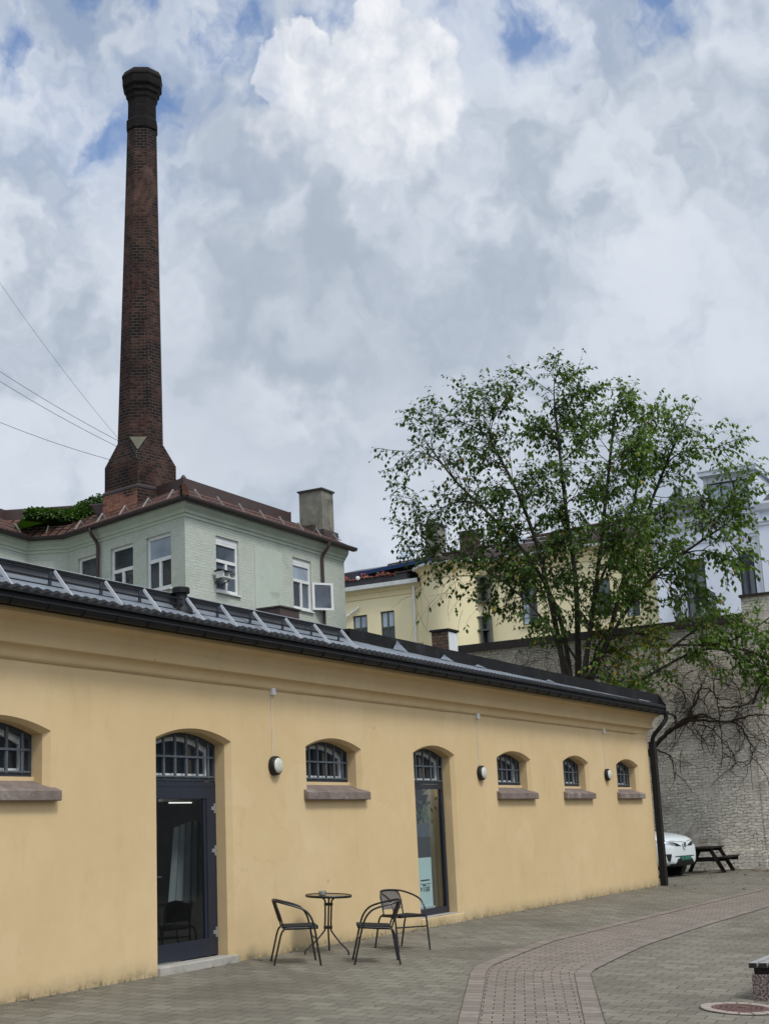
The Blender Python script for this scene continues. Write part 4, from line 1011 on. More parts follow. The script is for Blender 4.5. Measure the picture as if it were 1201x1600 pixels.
# roof
ZR = at_x(870, 832, XC+5).z
q = MB(); y_l = at_x(606, 870, XC+5).y
q.add([Vector((XC-.40, YC0, zC_+.14)), Vector((XC-.40, YB0, zC_+.14)), Vector((XC-.40, YB1, zA_+.6)), Vector((XC-.3, YA1, zA_+.3)), Vector((XC+5, y_l, ZR-.5)), Vector((XC+5, YC0, ZR+.25))], [(0, 1, 2, 4, 5), (2, 3, 4)])
fan = [Vector((x-.35, y, zC_+.14)) for x, y in bow]; q.add(fan+[Vector((XC+3.0, 18, ZR-1.3))], [(i, i+1, len(fan)) for i in range(len(fan)-1)])
q.build('roof', 'tile_far', cb)
q = MB(); q.add([Vector((XC+5.2, y_l-.1, ZR-.42)), Vector((XC-.3, YA1, zA_+.45)), Vector((XC+6, YA1+6, zA_+.6)), Vector((XC+5.2, y_l+2, ZR-.42))], [(0, 1, 2, 3)]); q.build('metal_roof', 'grey_metal_roof', cb)
q = MB(); q.tube([(XC+5, YC0, ZR+.27), (XC+5, y_l, ZR-.48)], .12, 8); q.build('ridge', 'tile_far', cb)
for (x0, x1, yt, yb_, nm) in ((671, 692, 822, 860, 0), (724, 746, 834, 856, 1)):
    a = at_x(x0, yt, XC+5.2); b = at_x(x1, yb_, XC+5.2)
    q = MB(); q.bb(XC+4.6, XC+5.6, b.y, a.y, b.z-1.0, a.z-.12); c = q.build('chimney', 'concrete_chimney' if nm == 0 else 'stub_brick', cb)
    q = MB(); q.bb(XC+4.5, XC+5.7, b.y-.08, a.y+.08, a.z-.12, a.z); q.build('cap', 'slate', c)
for (x0, y0_, x1, y1_) in ((640, 866, 652, 874), (812, 845, 826, 856)):
    a = at_x(x0, y0_, XC+3); q = MB(); q.box((XC+2.6, a.y, a.z-.1), (1.0, .75, .08), mat4=Matrix.Rotation(R(-28), 3, 'Y')); q.build('skylight', 'glazed_sky', cb)
for z_, dx_ in ((.55, .4), (.85, .9)):
    q = MB(); q.tube([(XC-.35+dx_, YC0, zC_+.14+z_), (XC-.35+dx_, YB0, zC_+.14+z_)], .025, 5); q.build('snow_rail', 'galvanised', cb)
q = MB(); q.tube([(XC-.12, YB1+.35, 0), (XC-.12, YB1+.35, zA_-.15)], .06, 8); q.build('downpipe', 'white_paint', cb)
a = at_x(533, 968, XC-.12); b = at_x(560, 950, XC-.12)
q = MB(); q.tube([(XC-.12, a.y+1.5, a.z-.9), (XC-.12, b.y+.1, b.z-.05), (XC-.12, b.y, b.z+.06)], .055, 8); q.build('downpipe', 'white_paint', cb)
# roof terrace: dark recess, blue awning, planter of red flowers
a = at_x(534, 905, XC+.4); b = at_x(665, 885, XC+.4)
q = MB(); q.bb(XC+.6, XC+1.6, b.y+.3, a.y, zA_+.25, zA_+1.15); q.build('terrace', 'slate', cb)
tA = at_x(560, 893, XC+.1); tB = at_x(673, 869, XC+.1)
aw = thing('awning', 'blue fabric awning over the roof terrace of the cream house', 'awning', (XC, (tA.y+tB.y)/2, tA.z))
q = MB(); q.loft([[Vector((XC+.0, p.y, p.z-.05)) for p in (tA, tB)], [Vector((XC+1.3, p.y, p.z+.22)) for p in (tA, tB)]], closed=False, cap=False); q.loft([[Vector((XC+.0, p.y, p.z-.05)) for p in (tA, tB)], [Vector((XC-.02, p.y, p.z-.26)) for p in (tA, tB)]], closed=False, cap=False); q.build('fabric', 'awning_blue', aw)
q = MB(); q.tube([(XC+1.3, tA.y, tA.z+.22), (XC+1.3, tB.y, tB.z+.22)], .05, 8); q.build('roller', 'white_worn', aw)
pA_ = at_x(530, 915, XC-.25); pB_ = at_x(636, 898, XC-.25)
fb = thing('flower_box', 'long dark planter full of red flowers on the cream house roof edge', 'flower box', (XC-.1, (pA_.y+pB_.y)/2, pA_.z-.2))
q = MB(); q.bb(XC-.32, XC+.1, pB_.y, pA_.y, zA_+.22, zA_+.55); q.build('planter', 'slate', fb)
q = MB(); rr = random.Random(5)
for k in range(620):
    t = rr.random(); y = pA_.y+(pB_.y-pA_.y)*t*.86; z = zA_+.50+rr.random()**1.4*.36*(.6+.4*math.sin(t*19)); c = Vector((XC-.15+rr.uniform(-.25, .2), y, z)); r_ = rr.uniform(.03, .075)
    d = Vector((rr.uniform(-1, 1), rr.uniform(-1, 1), rr.uniform(-1, 1))).normalized(); e = d.orthogonal().normalized(); q.add([c-d*r_, c+e*r_, c+d*r_, c-e*r_], [(0, 1, 2, 3)], 0 if rr.random() < .78 else 1)
q.build('flowers', ['flower_red', 'plant_leaf'], fb)
p = at_x(560, 904, XC-.3); q = MB(); q.lathe([(0, -.12), (.09, -.08), (.12, 0), (.09, .08), (0, .12)], 12, (XC-.38, p.y, p.z)); gl = thing('globe_lamp', 'small white globe lamp at the end of the flower box', 'lamp', (XC-.38, p.y, p.z)); q.build('globe', 'white_paint', gl, smooth=True)
q = MB(); q.tube([(XC-.38, p.y, p.z-.1), (XC-.33, p.y, zA_+.4)], .02, 6); q.build('arm', 'slate', gl)

# ------------------------------------------------------------------ white house
wh = thing('white_house', 'white plastered house with flat dormer and iron balcony at the right edge', 'building', (64, 3, 0))
XW = 61.4
ww = MB()
def wr(x0, y0_, x1, y1_):
    a = at_x(x0, y0_, XW); b = at_x(x1, y1_, XW); return (min(a.y, b.y)-2.55, max(a.y, b.y)-2.55, min(a.z, b.z), max(a.z, b.z))
rW = [wr(1066, 876, 1108, 964), wr(1151, 862, 1183, 931), wr(1036, 880, 1050, 960)]
rW = rW[:2]
ZWH = 14.7
pW = wall_rects(ww, (XW, 2.55), (0, 1), 7.43-2.55, 0, ZWH, rW, .2)
ww.quad((XW, 7.43, 0), (XW+6, 7.43, 0), (XW+6, 7.43, ZWH+1.6), (XW, 7.43, ZWH-.2))
ww.bb(XW-.22, XW+.5, -6.0, 2.55, 0, ZWH-.1); ww.build('wall', 'white_facade', wh)
window(pW, rW[0], wh, 'navy_metal', ['glazed_grey', 'curtain_grey', 'curtain_grey'], .12, .085, .80, upmull=True, bars=(.35, .6), pth=.06)
window(pW, rW[1], wh, 'navy_metal', ['glazed_dark', 'curtain_grey', 'glazed_grey'], .10, .09, .62, pth=.06)
q = MB()
q.sweep([(XW, 2.56), (XW, 7.43)], [(0, 13.62), (.04, 13.64), (.04, 13.74), (.10, 13.78), (.10, 13.86), (.006, 13.88), (.006, 14.3), (.12, 14.36), (.2, 14.50), (.2, 14.6), (.30, 14.66), (.34, 14.80), (0, 14.84)])
q.sweep([(XW-.22, -6), (XW-.22, 2.56)], [(0, 14.0), (.06, 14.04), (.06, 14.12), (.12, 14.2), (.12, 14.3), (.006, 14.31), (.006, 14.62), (.2, 14.7), (.3, 14.95), (.3, 15.05), (0, 15.1)])
q.bb(XW-.3, XW-.0, 2.40, 2.60, 14.3, 15.0); q.build('cornice', 'white_facade', wh)
q = MB(); q.tube(bez([(XW-.30, 2.75, 14.75), (XW-.34, 2.72, 14.55), (XW-.16, 2.66, 14.25), (XW-.10, 2.62, 14.0)], 4)+[Vector((XW-.10, 2.64, 8.5))], .055, 8); q.build('downpipe', 'white_paint', wh)
# parapet gable towards the cream house
q = MB(); q.add([Vector((XW-.1, 7.5, 14.7)), Vector((XW-.1, 7.2, 14.7)), Vector((XW+5, 7.2, 17.6)), Vector((XW+5, 7.5, 17.6)), Vector((XW-.1, 7.5, 14.2)), Vector((XW-.1, 7.2, 14.2)), Vector((XW+5, 7.2, 14.2)), Vector((XW+5, 7.5, 14.2))], [(0, 1, 2, 3), (0, 4, 5, 1), (0, 3, 7, 4), (1, 5, 6, 2)]); q.build('gable_parapet', 'grey_metal_roof', wh)
q = MB(); q.add([Vector((XW-.2, -6, 15.0)), Vector((XW-.2, 7.2, 14.8)), Vector((XW+5, 7.2, 17.0)), Vector((XW+5, -6, 17.0))], [(0, 1, 2, 3)]); q.build('roof', 'slate', wh)
# flat topped dormer with glazing
a = at_x(1176, 724, XW+.1); b = at_x(1096, 741, XW+.1); D0, D1 = a.y, b.y; DZ = (a.z+b.z)/2
dm = MB(); X1 = XW+.12
dm.bb(X1, X1+5, D0, D0+.35, 14.7, DZ-.22); dm.bb(X1, X1+5, D1-.15, D1, 14.7, DZ-.22); dm.bb(X1+.05, X1+.3, D0+.35, D1-.15, DZ-.55, DZ-.22); dm.bb(X1+.3, X1+4, D0+.35, D1-.15, 14.7, DZ-.3)
dorm = dm.build('dormer', 'white_cladding', wh)
q = MB(); q.bb(X1-.25, X1+5.2, D0-.14, D1+.15, DZ-.22, DZ-.02); q.bb(X1-.30, X1+5.2, D0-.18, D1+.2, DZ-.02, DZ+.04); q.build('dormer_roof', 'white_cladding', dorm)
for k in range(7):
    x = X1+.25+k*.42; q = MB(); q.bb(x, x+.03, D0-.02, D0, 14.9, DZ-.23); q.build('board_joint', 'white_facade', dorm)
q = MB(); n_ = 3
for k in range(n_+1): 
    y = D0+.38+(D1-.18-D0-.38)*k/n_; q.bb(X1+.02, X1+.10, y-.04, y+.04, 14.85, DZ-.55)
q.bb(X1+.02, X1+.10, D0+.35, D1-.15, 14.80, 14.88); q.bb(X1+.02, X1+.10, D0+.35, D1-.15, DZ-.62, DZ-.55); fr = q.build('window', 'navy_metal', dorm)
q = MB(); q.quad((X1+.06, D0+.35, 14.85), (X1+.06, D1-.15, 14.85), (X1+.06, D1-.15, DZ-.6), (X1+.06, D0+.35, DZ-.6)); q.build('pane', 'glazed_sky', fr)
q = MB()
for k in range(18): y = D0-.0+k*(D1-D0)/17; q.bb(X1-.30, X1-.28, y-.01, y+.01, 14.82, 15.55)
q.bb(X1-.31, X1-.27, D0, D1, 15.55, 15.60); q.build('railing', 'galvanised', dorm)
# french balcony
c0 = pW(rW[0][0], rW[0][2]); c1 = pW(rW[0][1], rW[0][2])
q = MB(); y0, y1 = c0.y-.35, c1.y+.35; zf = rW[0][2]
q.bb(XW-.75, XW, y0, y1, zf-.12, zf); bal = q.build('balcony', 'slate', wh)
q = MB()
for k in range(22): y = y0+.02+k*(y1-y0-.04)/21; q.bb(XW-.74, XW-.72, y-.009, y+.009, zf, zf+1.0)
for k in range(6): x = XW-.72+k*.14; q.bb(x-.009, x+.009, y0+.01, y0+.03, zf, zf+1.0); q.bb(x-.009, x+.009, y1-.03, y1-.01, zf, zf+1.0)
q.bb(XW-.75, XW-.71, y0, y1, zf+1.0, zf+1.04); q.bb(XW-.71, XW, y0, y0+.04, zf+1.0, zf+1.04); q.bb(XW-.71, XW, y1-.04, y1, zf+1.0, zf+1.04); q.build('railing', 'wire_black', bal)
ch_ = thing('balcony_chair', 'small white folding chair standing on the iron balcony', 'chair', (XW-.4, y0+.45, zf))
q = MB(); x_, y_ = XW-.4, y0+.45
q.bar((x_, y_-.18, zf), (x_, y_+.2, zf+.62), .03); q.bar((x_, y_+.18, zf), (x_, y_-.2, zf+.45), .03); q.bar((x_+.3, y_-.18, zf), (x_+.3, y_+.2, zf+.62), .03); q.bar((x_+.3, y_+.18, zf), (x_+.3, y_-.2, zf+.45), .03); q.build('frame', 'white_paint', ch_)
q = MB(); q.bb(x_-.02, x_+.32, y_-.2, y_+.12, zf+.44, zf+.47); q.build('seat', 'white_paint', ch_)

# house across the yard, behind the viewer: it is what the door glass mirrors
ob = thing('grey_house', 'plain grey rendered house across the yard mirrored in the dark door', 'building', (48, -28, 0))
hw = MB(); hr = []
for k in range(9):
    for z_ in (1.0, 4.2): hr.append((2.0+k*4.6, 3.6+k*4.6, z_, z_+1.7))
ph = wall_rects(hw, (26, -27), (1, 0), 43, -.6, 7.0, hr, .12); hw.bb(26, 69, -36, -27.01, -.6, 6.99); hw.build('wall', 'house_grey', ob)
for r in hr: window(ph, r, ob, 'white_worn', ['glazed_dark'], .05, .07, .6)
q = MB(); q.add([Vector((25.5, -26.5, 6.95)), Vector((69.5, -26.5, 6.95)), Vector((69.5, -31.5, 9.6)), Vector((25.5, -31.5, 9.6)), Vector((25.5, -36.5, 6.95)), Vector((69.5, -36.5, 6.95))], [(0, 1, 2, 3), (3, 2, 5, 4)]); q.build('roof', 'tile_far', ob)
# ------------------------------------------------------------------ foliage
def leaf(mb, base, d, L, w, fold, tint, mi=0):
    d = d.normalized(); s = d.cross(Vector((0, 0, 1)))
    s = s.normalized() if s.length > 1e-3 else Vector((1, 0, 0))
    n = s.cross(d); tip = base+d*L-n*0.0
    m = base+d*L*.45
    a = m+s*w-n*fold; b = m-s*w-n*fold
    tip = tip-Vector((0, 0, L*.18))
    mb.add([base, a, tip, b], [(0, 1, 2), (0, 2, 3)], mi); mb.tint += [tint, tint]
rt_ = random.Random(11)
tb = at_x(893, 1062, 40.4); TB = Vector((40.4, tb.y, 0))
tree = thing('deciduous_tree', 'tall many stemmed green leafy tree rising behind the low ochre building', 'tree', TB)
trunk = MB(); twigs = MB(); leaves = MB()
def rvec(r): return Vector((r.gauss(0, 1), r.gauss(0, 1), r.gauss(0, 1))).normalized()
TADD = [0.0]
def leafy_twig(p0, d, L, rad, dens=1.0, yel=0.0, droop=.25):
    n = max(3, int(L/.075)); pts = [p0]; dd = d.normalized(); p = p0
    for k in range(n):
        dd = (dd+rvec(rt_)*.20+Vector((0, 0, -droop*.22))).normalized(); p = p+dd*(L/n); pts.append(p)
    twigs.tube(pts, [rad*(1-.75*i/n) for i in range(n+1)], 4, cap=False)
    side = 1
    for k in range(1, n+1):
        reps = 1 if rt_.random() < dens else 0
        if k == n: reps += 1
        for _ in range(reps):
            side = -side; s = dd.cross(Vector((0, 0, 1))); s = s.normalized() if s.length > .01 else Vector((1, 0, 0))
            ld = (s*side*rt_.uniform(.3, 1)+dd*rt_.uniform(.1, .9)+Vector((0, 0, rt_.uniform(-1.3, -.05)))+rvec(rt_)*.25)
            z = rt_.uniform(.095, .175)
            pos = pts[k]+rvec(rt_)*.03
            y = rt_.random() < yel
            leaf(leaves, pos, ld, z, z*rt_.uniform(.30, .42), z*rt_.uniform(.02, .22), min(1, max(0, rt_.gauss(.36, .27)+TADD[0]+.085*max(-3, min(3, TB.y-pos.y)))), 1 if y else 0)  # tint rises to the right: leaf hue variation plus light put into the colour
def branch(p0, d, L, rad, dens, yel, lvl2=True, droop=.2):
    n = max(4, int(L/.22)); pts = [p0]; dd = d.normalized(); p = p0
    for k in range(n):
        dd = (dd+rvec(rt_)*.13+Vector((0, 0, .05-droop*.10*k/n))).normalized(); p = p+dd*(L/n); pts.append(p)
    twigs.tube(pts, [rad*(1-.8*i/n)+.003 for i in range(n+1)], 5, cap=False)
    for k in range(1, n+1):
        q = 2 if k > n*.45 else 1
        for _ in range(q):
            if k < n*.25 and rt_.random() < .6: continue
            a = rvec(rt_); a = (a-dd*a.dot(dd)).normalized()
            t = (pts[k]-pts[k-1]).normalized()
            leafy_twig(pts[k], t*rt_.uniform(.4, 1)+a*rt_.uniform(.5, 1.0)+Vector((0, 0, .15)), rt_.uniform(.28, .75), .007, dens, yel, droop)
    leafy_twig(pts[-1], dd, rt_.uniform(.3, .6), .006, dens, yel, droop)
tips = [  # px, py, depth x, density, lateral droop
    (612, 690, 40.0, .42), (650, 640, 39.2, .45), (705, 605, 41.2, .5), (770, 608, 40.0, .6), (815, 575, 39.0, .65), (868, 556, 40.4, .7), (925, 588, 41.5, .7), (965, 615, 39.5, .7),
    (1010, 640, 41.2, .75), (1085, 640, 40.2, .75), (1150, 690, 40.8, .8), (1160, 745, 39.4, .85), (1172, 800, 41.0, .9), (1165, 880, 40.0, .95), (1100, 790, 39.0, .9), (1040, 720, 42.0, .8),
    (985, 700, 39.2, .8), (900, 660, 42.0, .65), (830, 650, 41.6, .6), (760, 680, 38.8, .5), (690, 700, 40.6, .42), (625, 760, 39.4, .42), (635, 815, 40.8, .40), (690, 800, 39.6, .42),
    (655, 880, 40.4, .40), (720, 860, 40.8, .55), (750, 770, 41.4, .5), (840, 740, 38.9, .6), (930, 760, 41.6, .8), (1010, 800, 38.9, .9), (1070, 860, 41.2, .95), (1115, 930, 40.2, .95),
    (1060, 920, 39.4, .95), (1000, 880, 41.8, .95), (955, 850, 39.0, .9), (880, 830, 40.9, .8), (800, 830, 39.6, .6), (770, 920, 40.0, .5), (830, 900, 41.2, .7), (985, 950, 39.6, .9), (905, 960, 39.4, .7)]
TR = []
for path, r0, r1 in (([(884, 1066, 40.2), (872, 1000, 40.1), (856, 925, 39.9), (836, 845, 39.7), (806, 765, 39.5), (772, 700, 39.3)], .135, .045), ([(903, 1066, 40.6), (902, 990, 40.7), (898, 900, 40.9), (884, 800, 41.1), (872, 690, 41.2), (866, 630, 41.2)], .145, .04),
                     ([(918, 1066, 40.5), (948, 1000, 40.7), (972, 910, 41.0), (1000, 830, 41.2), (1030, 750, 41.4), (1055, 690, 41.5)], .115, .04), ([(892, 1066, 40.7), (872, 960, 41.0), (826, 872, 41.3), (766, 806, 41.4), (712, 752, 41.4), (672, 700, 41.3)], .105, .035),
                     ([(910, 1066, 40.2), (926, 950, 39.8), (938, 850, 39.4), (950, 740, 39.1), (958, 660, 39.0)], .115, .04), ([(922, 1066, 40.3), (962, 980, 40.0), (1020, 900, 39.7), (1088, 850, 39.5), (1130, 822, 39.4)], .09, .03),
                     ([(896, 1066, 40.1), (860, 985, 39.6), (806, 925, 39.4), (748, 885, 39.3), (700, 868, 39.3)], .055, .02), ([(914, 1066, 40.9), (930, 930, 41.6), (985, 800, 41.9), (1000, 720, 42.0)], .085, .03)):
    P3 = bez([at_x(*p) for p in path], 6); P3 = [Vector((P3[0].x, P3[0].y, -.05))]+P3; n = len(P3)-1
    trunk.tube(P3, [.82*r0+.82*(r1-r0)*(k/n)**.8 for k in range(n+1)], 9, cap=False); TR.append((P3, r0, r1))
for i, (px, py, X, dens) in enumerate(tips):
    dens = min(1, dens*(1.28 if px < 1000 else 1.0)); px, py = 890+(px-890)*.93, 830+(py-830)*.90; tip = at_x(px, py, X); best = None
    for P3, r0, r1 in TR:
        n = len(P3)-1
        for k in range(int(n*.38), n+1):
            q = P3[k]; v = tip-q
            if v.z < -.3: continue
            tan = (P3[min(k+1, n)]-P3[k-1]).normalized(); c = v.length*(1.5-.6*v.normalized().dot(tan))+abs(v.length-2.6)*.35
            if best is None or c < best[0]: best = (c, q, tan, r0+(r1-r0)*(k/n)**.8)
    _, b, tan, rb_ = best
    Lb = (tip-b).length; ctl = b+tan*Lb*.5; n = max(8, int(Lb/.22)); pts = []
    for k in range(n+1):
        t = k/n; p = b*(1-t)**2+ctl*2*t*(1-t)+tip*t*t
        pts.append(p+Vector((math.sin(t*7+i), math.cos(t*6+i*2), 0))*.06*t)
    r0 = min(rb_*.6, .014+.014*Lb)
    trunk.tube(pts, [r0*(1-.86*(k/n)**.8)+.003 for k in range(n+1)], 7, cap=False)
    left = px < 760
    for k in range(2, n+1):
        t = k/n
        if rt_.random() < (.10 if left else (.06 if px < 1000 else .22)): continue
        for _ in range(2 if (t > .6 and not left and rt_.random() < .6) else 1):
            tn = (pts[min(k+1, n)]-pts[k-1]).normalized(); a = rvec(rt_); a = (a-tn*a.dot(tn)).normalized()
            out = (pts[k]-Vector((TB.x, TB.y, pts[k].z))).normalized() if (pts[k].xy-TB.xy).length > .3 else Vector((0, 0, 0))
            yel = .035 if (950 < px and py > 850) else .006
            branch(pts[k], tn*.7+a*.8+out*.25, rt_.uniform(.45, 1.1)*(1.2-.45*t), .011, dens*.88, yel, droop=.35 if py > 740 else .15)
for P3, r0, r1 in TR:
    n = len(P3)-1
    for k in range(int(n*.30), n+1):
        if rt_.random() < .25: continue
        tn = (P3[k]-P3[k-1]).normalized(); a = rvec(rt_); a = (a-tn*a.dot(tn)).normalized()
        right = P3[k].y < TB.y+1.5
        for _ in range(2 if k > n*.4 else 1): branch(P3[k], tn*.4+rvec(rt_)*.9+Vector((0, 0, .1)), rt_.uniform(.6, 1.5), .012, .78 if right else .62, .02, droop=.3)
# low boughs reaching out in front of the boundary wall
TADD[0] = .22
for path, dens, yel in (([(948, 1100, 41), (985, 1072, 41.4), (1030, 1046, 41.8), (1075, 1022, 42.2), (1110, 1014, 42.4), (1150, 1022, 42.6), (1190, 1048, 42.7)], .85, .03),
                   ([(940, 1020, 40.8), (990, 1010, 41.4), (1060, 1008, 42.0), (1120, 1006, 42.3), (1165, 990, 42.5), (1205, 962, 42.6)], .80, .02),
                   ([(915, 1050, 40.6), (930, 1030, 40.4), (950, 1045, 40.2), (975, 1062, 40.0)], .9, .22), ([(925, 1040, 40.6), (940, 1000, 40.4), (990, 990, 40.2), (1040, 1000, 40.1)], .9, .30),
                   ([(1120, 1006, 42.3), (1160, 1015, 42.4), (1200, 1030, 42.5)], .8, .0), ([(1175, 1100, 42.9), (1185, 1075, 42.8), (1198, 1060, 42.8)], .8, .0), ([(905, 1040, 40.4), (880, 1000, 40.0), (862, 985, 39.8)], .7, .05),
                   ([(1040, 1020, 41.6), (1085, 985, 41.8), (1130, 970, 42.0)], .8, .02), ([(920, 1055, 40.2), (945, 1062, 39.8), (960, 1066, 39.7)], .9, .2)):
    pts = bez([at_x(*p) for p in path], 5); n = len(pts)-1
    trunk.tube(pts, [.045*(1-.8*k/n)+.006 for k in range(n+1)], 6, cap=False)
    for k in range(3, n+1):
        if rt_.random() < .25: continue
        tan = (pts[k]-pts[k-1]).normalized(); a = rvec(rt_); a.x *= .4
        branch(pts[k], tan*.7+a*.8+Vector((0, 0, .1)), rt_.uniform(.3, .8), .009, dens, yel, droop=.35)
# bare hanging twigs on the left flank
for k in range(46):
    px, py = rt_.uniform(640, 860), rt_.uniform(870, 960); p = at_x(px, py, rt_.uniform(39.4, 40.6)); pts = [p]; dd = Vector((rt_.uniform(-.2, .2), rt_.uniform(-.2, .9), rt_.uniform(-1, .2))).normalized()
    for j in range(9): dd = (dd+rvec(rt_)*.22+Vector((0, 0, -.07))).normalized(); pts.append(pts[-1]+dd*.11)
    twigs.tube(pts, [.006*(1-.6*j/9) for j in range(10)], 4, cap=False)
    if rt_.random() < .45: leafy_twig(pts[-1], dd, .25, .004, .7, 0, .5)
trunk.build('trunk', 'trunk_bark', tree, smooth=True)
twigs.build('branches', 'twig_bark', tree, fixn=False)
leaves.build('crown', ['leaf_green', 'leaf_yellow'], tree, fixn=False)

# leafless climber on the boundary wall
vine = thing('climbing_vine', 'leafless dark climbing vine arching and hanging over the whitewashed brick wall', 'vine', (XB-.1, 1, 4))
vb = MB(); vx = XB-.16
def vpath(pts, r0, r1, dx=0.0):
    P = bez([at_x(a, b, vx-dx) for a, b in pts], 5); n = len(P)-1
    for k in range(1, n): P[k] = P[k]+Vector((0, rt_.gauss(0, .015), rt_.gauss(0, .015)))
    vb.tube(P, [r0+(r1-r0)*k/n for k in range(n+1)], 6, cap=False); return P
mains = [([(1008, 1182), (1020, 1168), (1043, 1144), (1065, 1127), (1088, 1118), (1104, 1117)], .085, .030), ([(1065, 1127), (1088, 1125), (1113, 1127), (1144, 1127), (1171, 1118), (1192, 1117), (1206, 1119)], .045, .014),
         ([(1043, 1146), (1070, 1130), (1095, 1120), (1112, 1122), (1122, 1128)], .04, .015), ([(1076, 1120), (1080, 1106), (1089, 1093), (1092, 1079), (1101, 1076)], .045, .02), ([(1083, 1100), (1086, 1086), (1095, 1070), (1104, 1052)], .02, .01),
         ([(1144, 1127), (1156, 1135), (1165, 1150), (1172, 1168), (1174, 1182), (1170, 1192), (1160, 1198)], .028, .010), ([(1101, 1076), (1110, 1079), (1118, 1088), (1122, 1110), (1124, 1133), (1127, 1156), (1128, 1180), (1126, 1200)], .024, .008),
         ([(1122, 1105), (1141, 1105), (1159, 1103), (1177, 1091), (1188, 1076), (1200, 1066)], .024, .010), ([(1088, 1132), (1110, 1138), (1125, 1156), (1144, 1178), (1148, 1192), (1138, 1206)], .018, .007), ([(1118, 1090), (1135, 1092), (1150, 1098), (1168, 1100)], .016, .007),
         ([(1036, 1064), (1050, 1070), (1066, 1082), (1071, 1098)], .018, .008), ([(1020, 1170), (1040, 1178), (1050, 1192), (1055, 1218)], .026, .012), ([(1110, 1060), (1135, 1062), (1152, 1070), (1180, 1072)], .014, .006),
         ([(1122, 1112), (1135, 1110), (1150, 1113), (1165, 1116)], .016, .006), ([(1150, 1120), (1160, 1108), (1175, 1104), (1196, 1108)], .014, .006), ([(1080, 1110), (1070, 1112), (1052, 1113), (1040, 1118)], .014, .006), ([(1178, 1125), (1192, 1150), (1196, 1170)], .012, .006)]
allp = []
for pts, a, b in mains: allp += vpath(pts, a, b)
for k in range(130):
    if rt_.random() < .6: p = allp[rt_.randrange(len(allp))].copy()
    else: p = at_x(rt_.uniform(1030, 1200), rt_.uniform(1030, 1180), vx)
    p.x = XB-.03-rt_.uniform(.02, .08); pts = [p]; dd = Vector((0, rt_.uniform(-1, 1), rt_.uniform(-1, .5))).normalized()
    cur = rt_.gauss(0, .16); n = rt_.randint(6, 16)
    for j in range(n):
        dd = Vector((0, dd.y*math.cos(cur)-dd.z*math.sin(cur), dd.y*math.sin(cur)+dd.z*math.cos(cur)-.10)).normalized(); dd = (dd+Vector((0, rt_.gauss(0, .12), rt_.gauss(0, .12)))).normalized()
        pts.append(pts[-1]+dd*.085)
    pts = [q for q in pts if q.z < 7.4]
    if len(pts) < 3: continue
    m = len(pts)-1; r0 = rt_.uniform(.007, .015); vb.tube(pts, [r0*(1-.6*j/m) for j in range(m+1)], 4, cap=False)
for k in range(90):   # dense tangle under the coping
    p = at_x(rt_.uniform(770, 1130), rt_.uniform(1005, 1090), XB-.06); pts = [p]; dd = Vector((0, rt_.uniform(-1, 1), rt_.uniform(-1, 1))).normalized()
    for j in range(rt_.randint(6, 14)): dd = (dd+Vector((0, rt_.gauss(0, .35), rt_.gauss(0, .35)-.08))).normalized(); pts.append(pts[-1]+dd*.09)
    pts = [q for q in pts if q.z < 7.45]
    if len(pts) > 2: vb.tube(pts, .008, 4, cap=False)
vb.build('stems', 'vine_bark', vine, fixn=False)

# ivy heaped on the sage building's roof beside the stack
ivy = thing('ivy', 'mound of bright green ivy spilling over the roof beside the smokestack', 'plant', (33.5, 18.5, 12.3))
im = MB(); core = MB()
outl = [(38, 803), (52, 799), (66, 800), (82, 799), (98, 801), (112, 795), (126, 786), (140, 778), (156, 772), (172, 771)]
low = [(38, 806), (52, 807), (66, 809), (82, 810), (98, 813), (112, 814), (126, 812), (140, 812), (156, 813), (172, 808)]
ra = [at_y(a, b+4, 18.9) for a, b in outl]; rb = [at_y(a, b-1, 18.3) for a, b in low]; rc = [p+Vector((.2, 1.2, -.6)) for p in ra]
sh_ = Vector((.15, .30, -.10)); core.loft([[p+sh_ for p in rb], [(p+q)/2+Vector((-.1, -.25, .1))+sh_ for p, q in zip(ra, rb)], [p+sh_ for p in ra], rc], closed=False, cap=False); core.tint = [0.0]*len(core.f); core.build('mass', 'ivy_leaf', ivy, smooth=True)
for k in range(4200):
    t = rt_.random()*(len(outl)-1.001); i = int(t); f = t-i; s = rt_.random()
    A_ = ra[i].lerp(ra[i+1], f); B_ = rb[i].lerp(rb[i+1], f); C_ = (A_+B_)/2+Vector((-.1, -.28, .12)); p = B_*(1-s)**2+C_*2*s*(1-s)+A_*s*s
    p = p+rvec(rt_)*.09+Vector((0, 0, .05)); z = rt_.uniform(.06, .13)
    leaf(im, p, rvec(rt_)+Vector((-.4, -.6, -.3)), z, z*.5, z*.12, min(1, max(0, rt_.gauss(.5, .3))))
im.build('foliage', 'ivy_leaf', ivy, fixn=False)

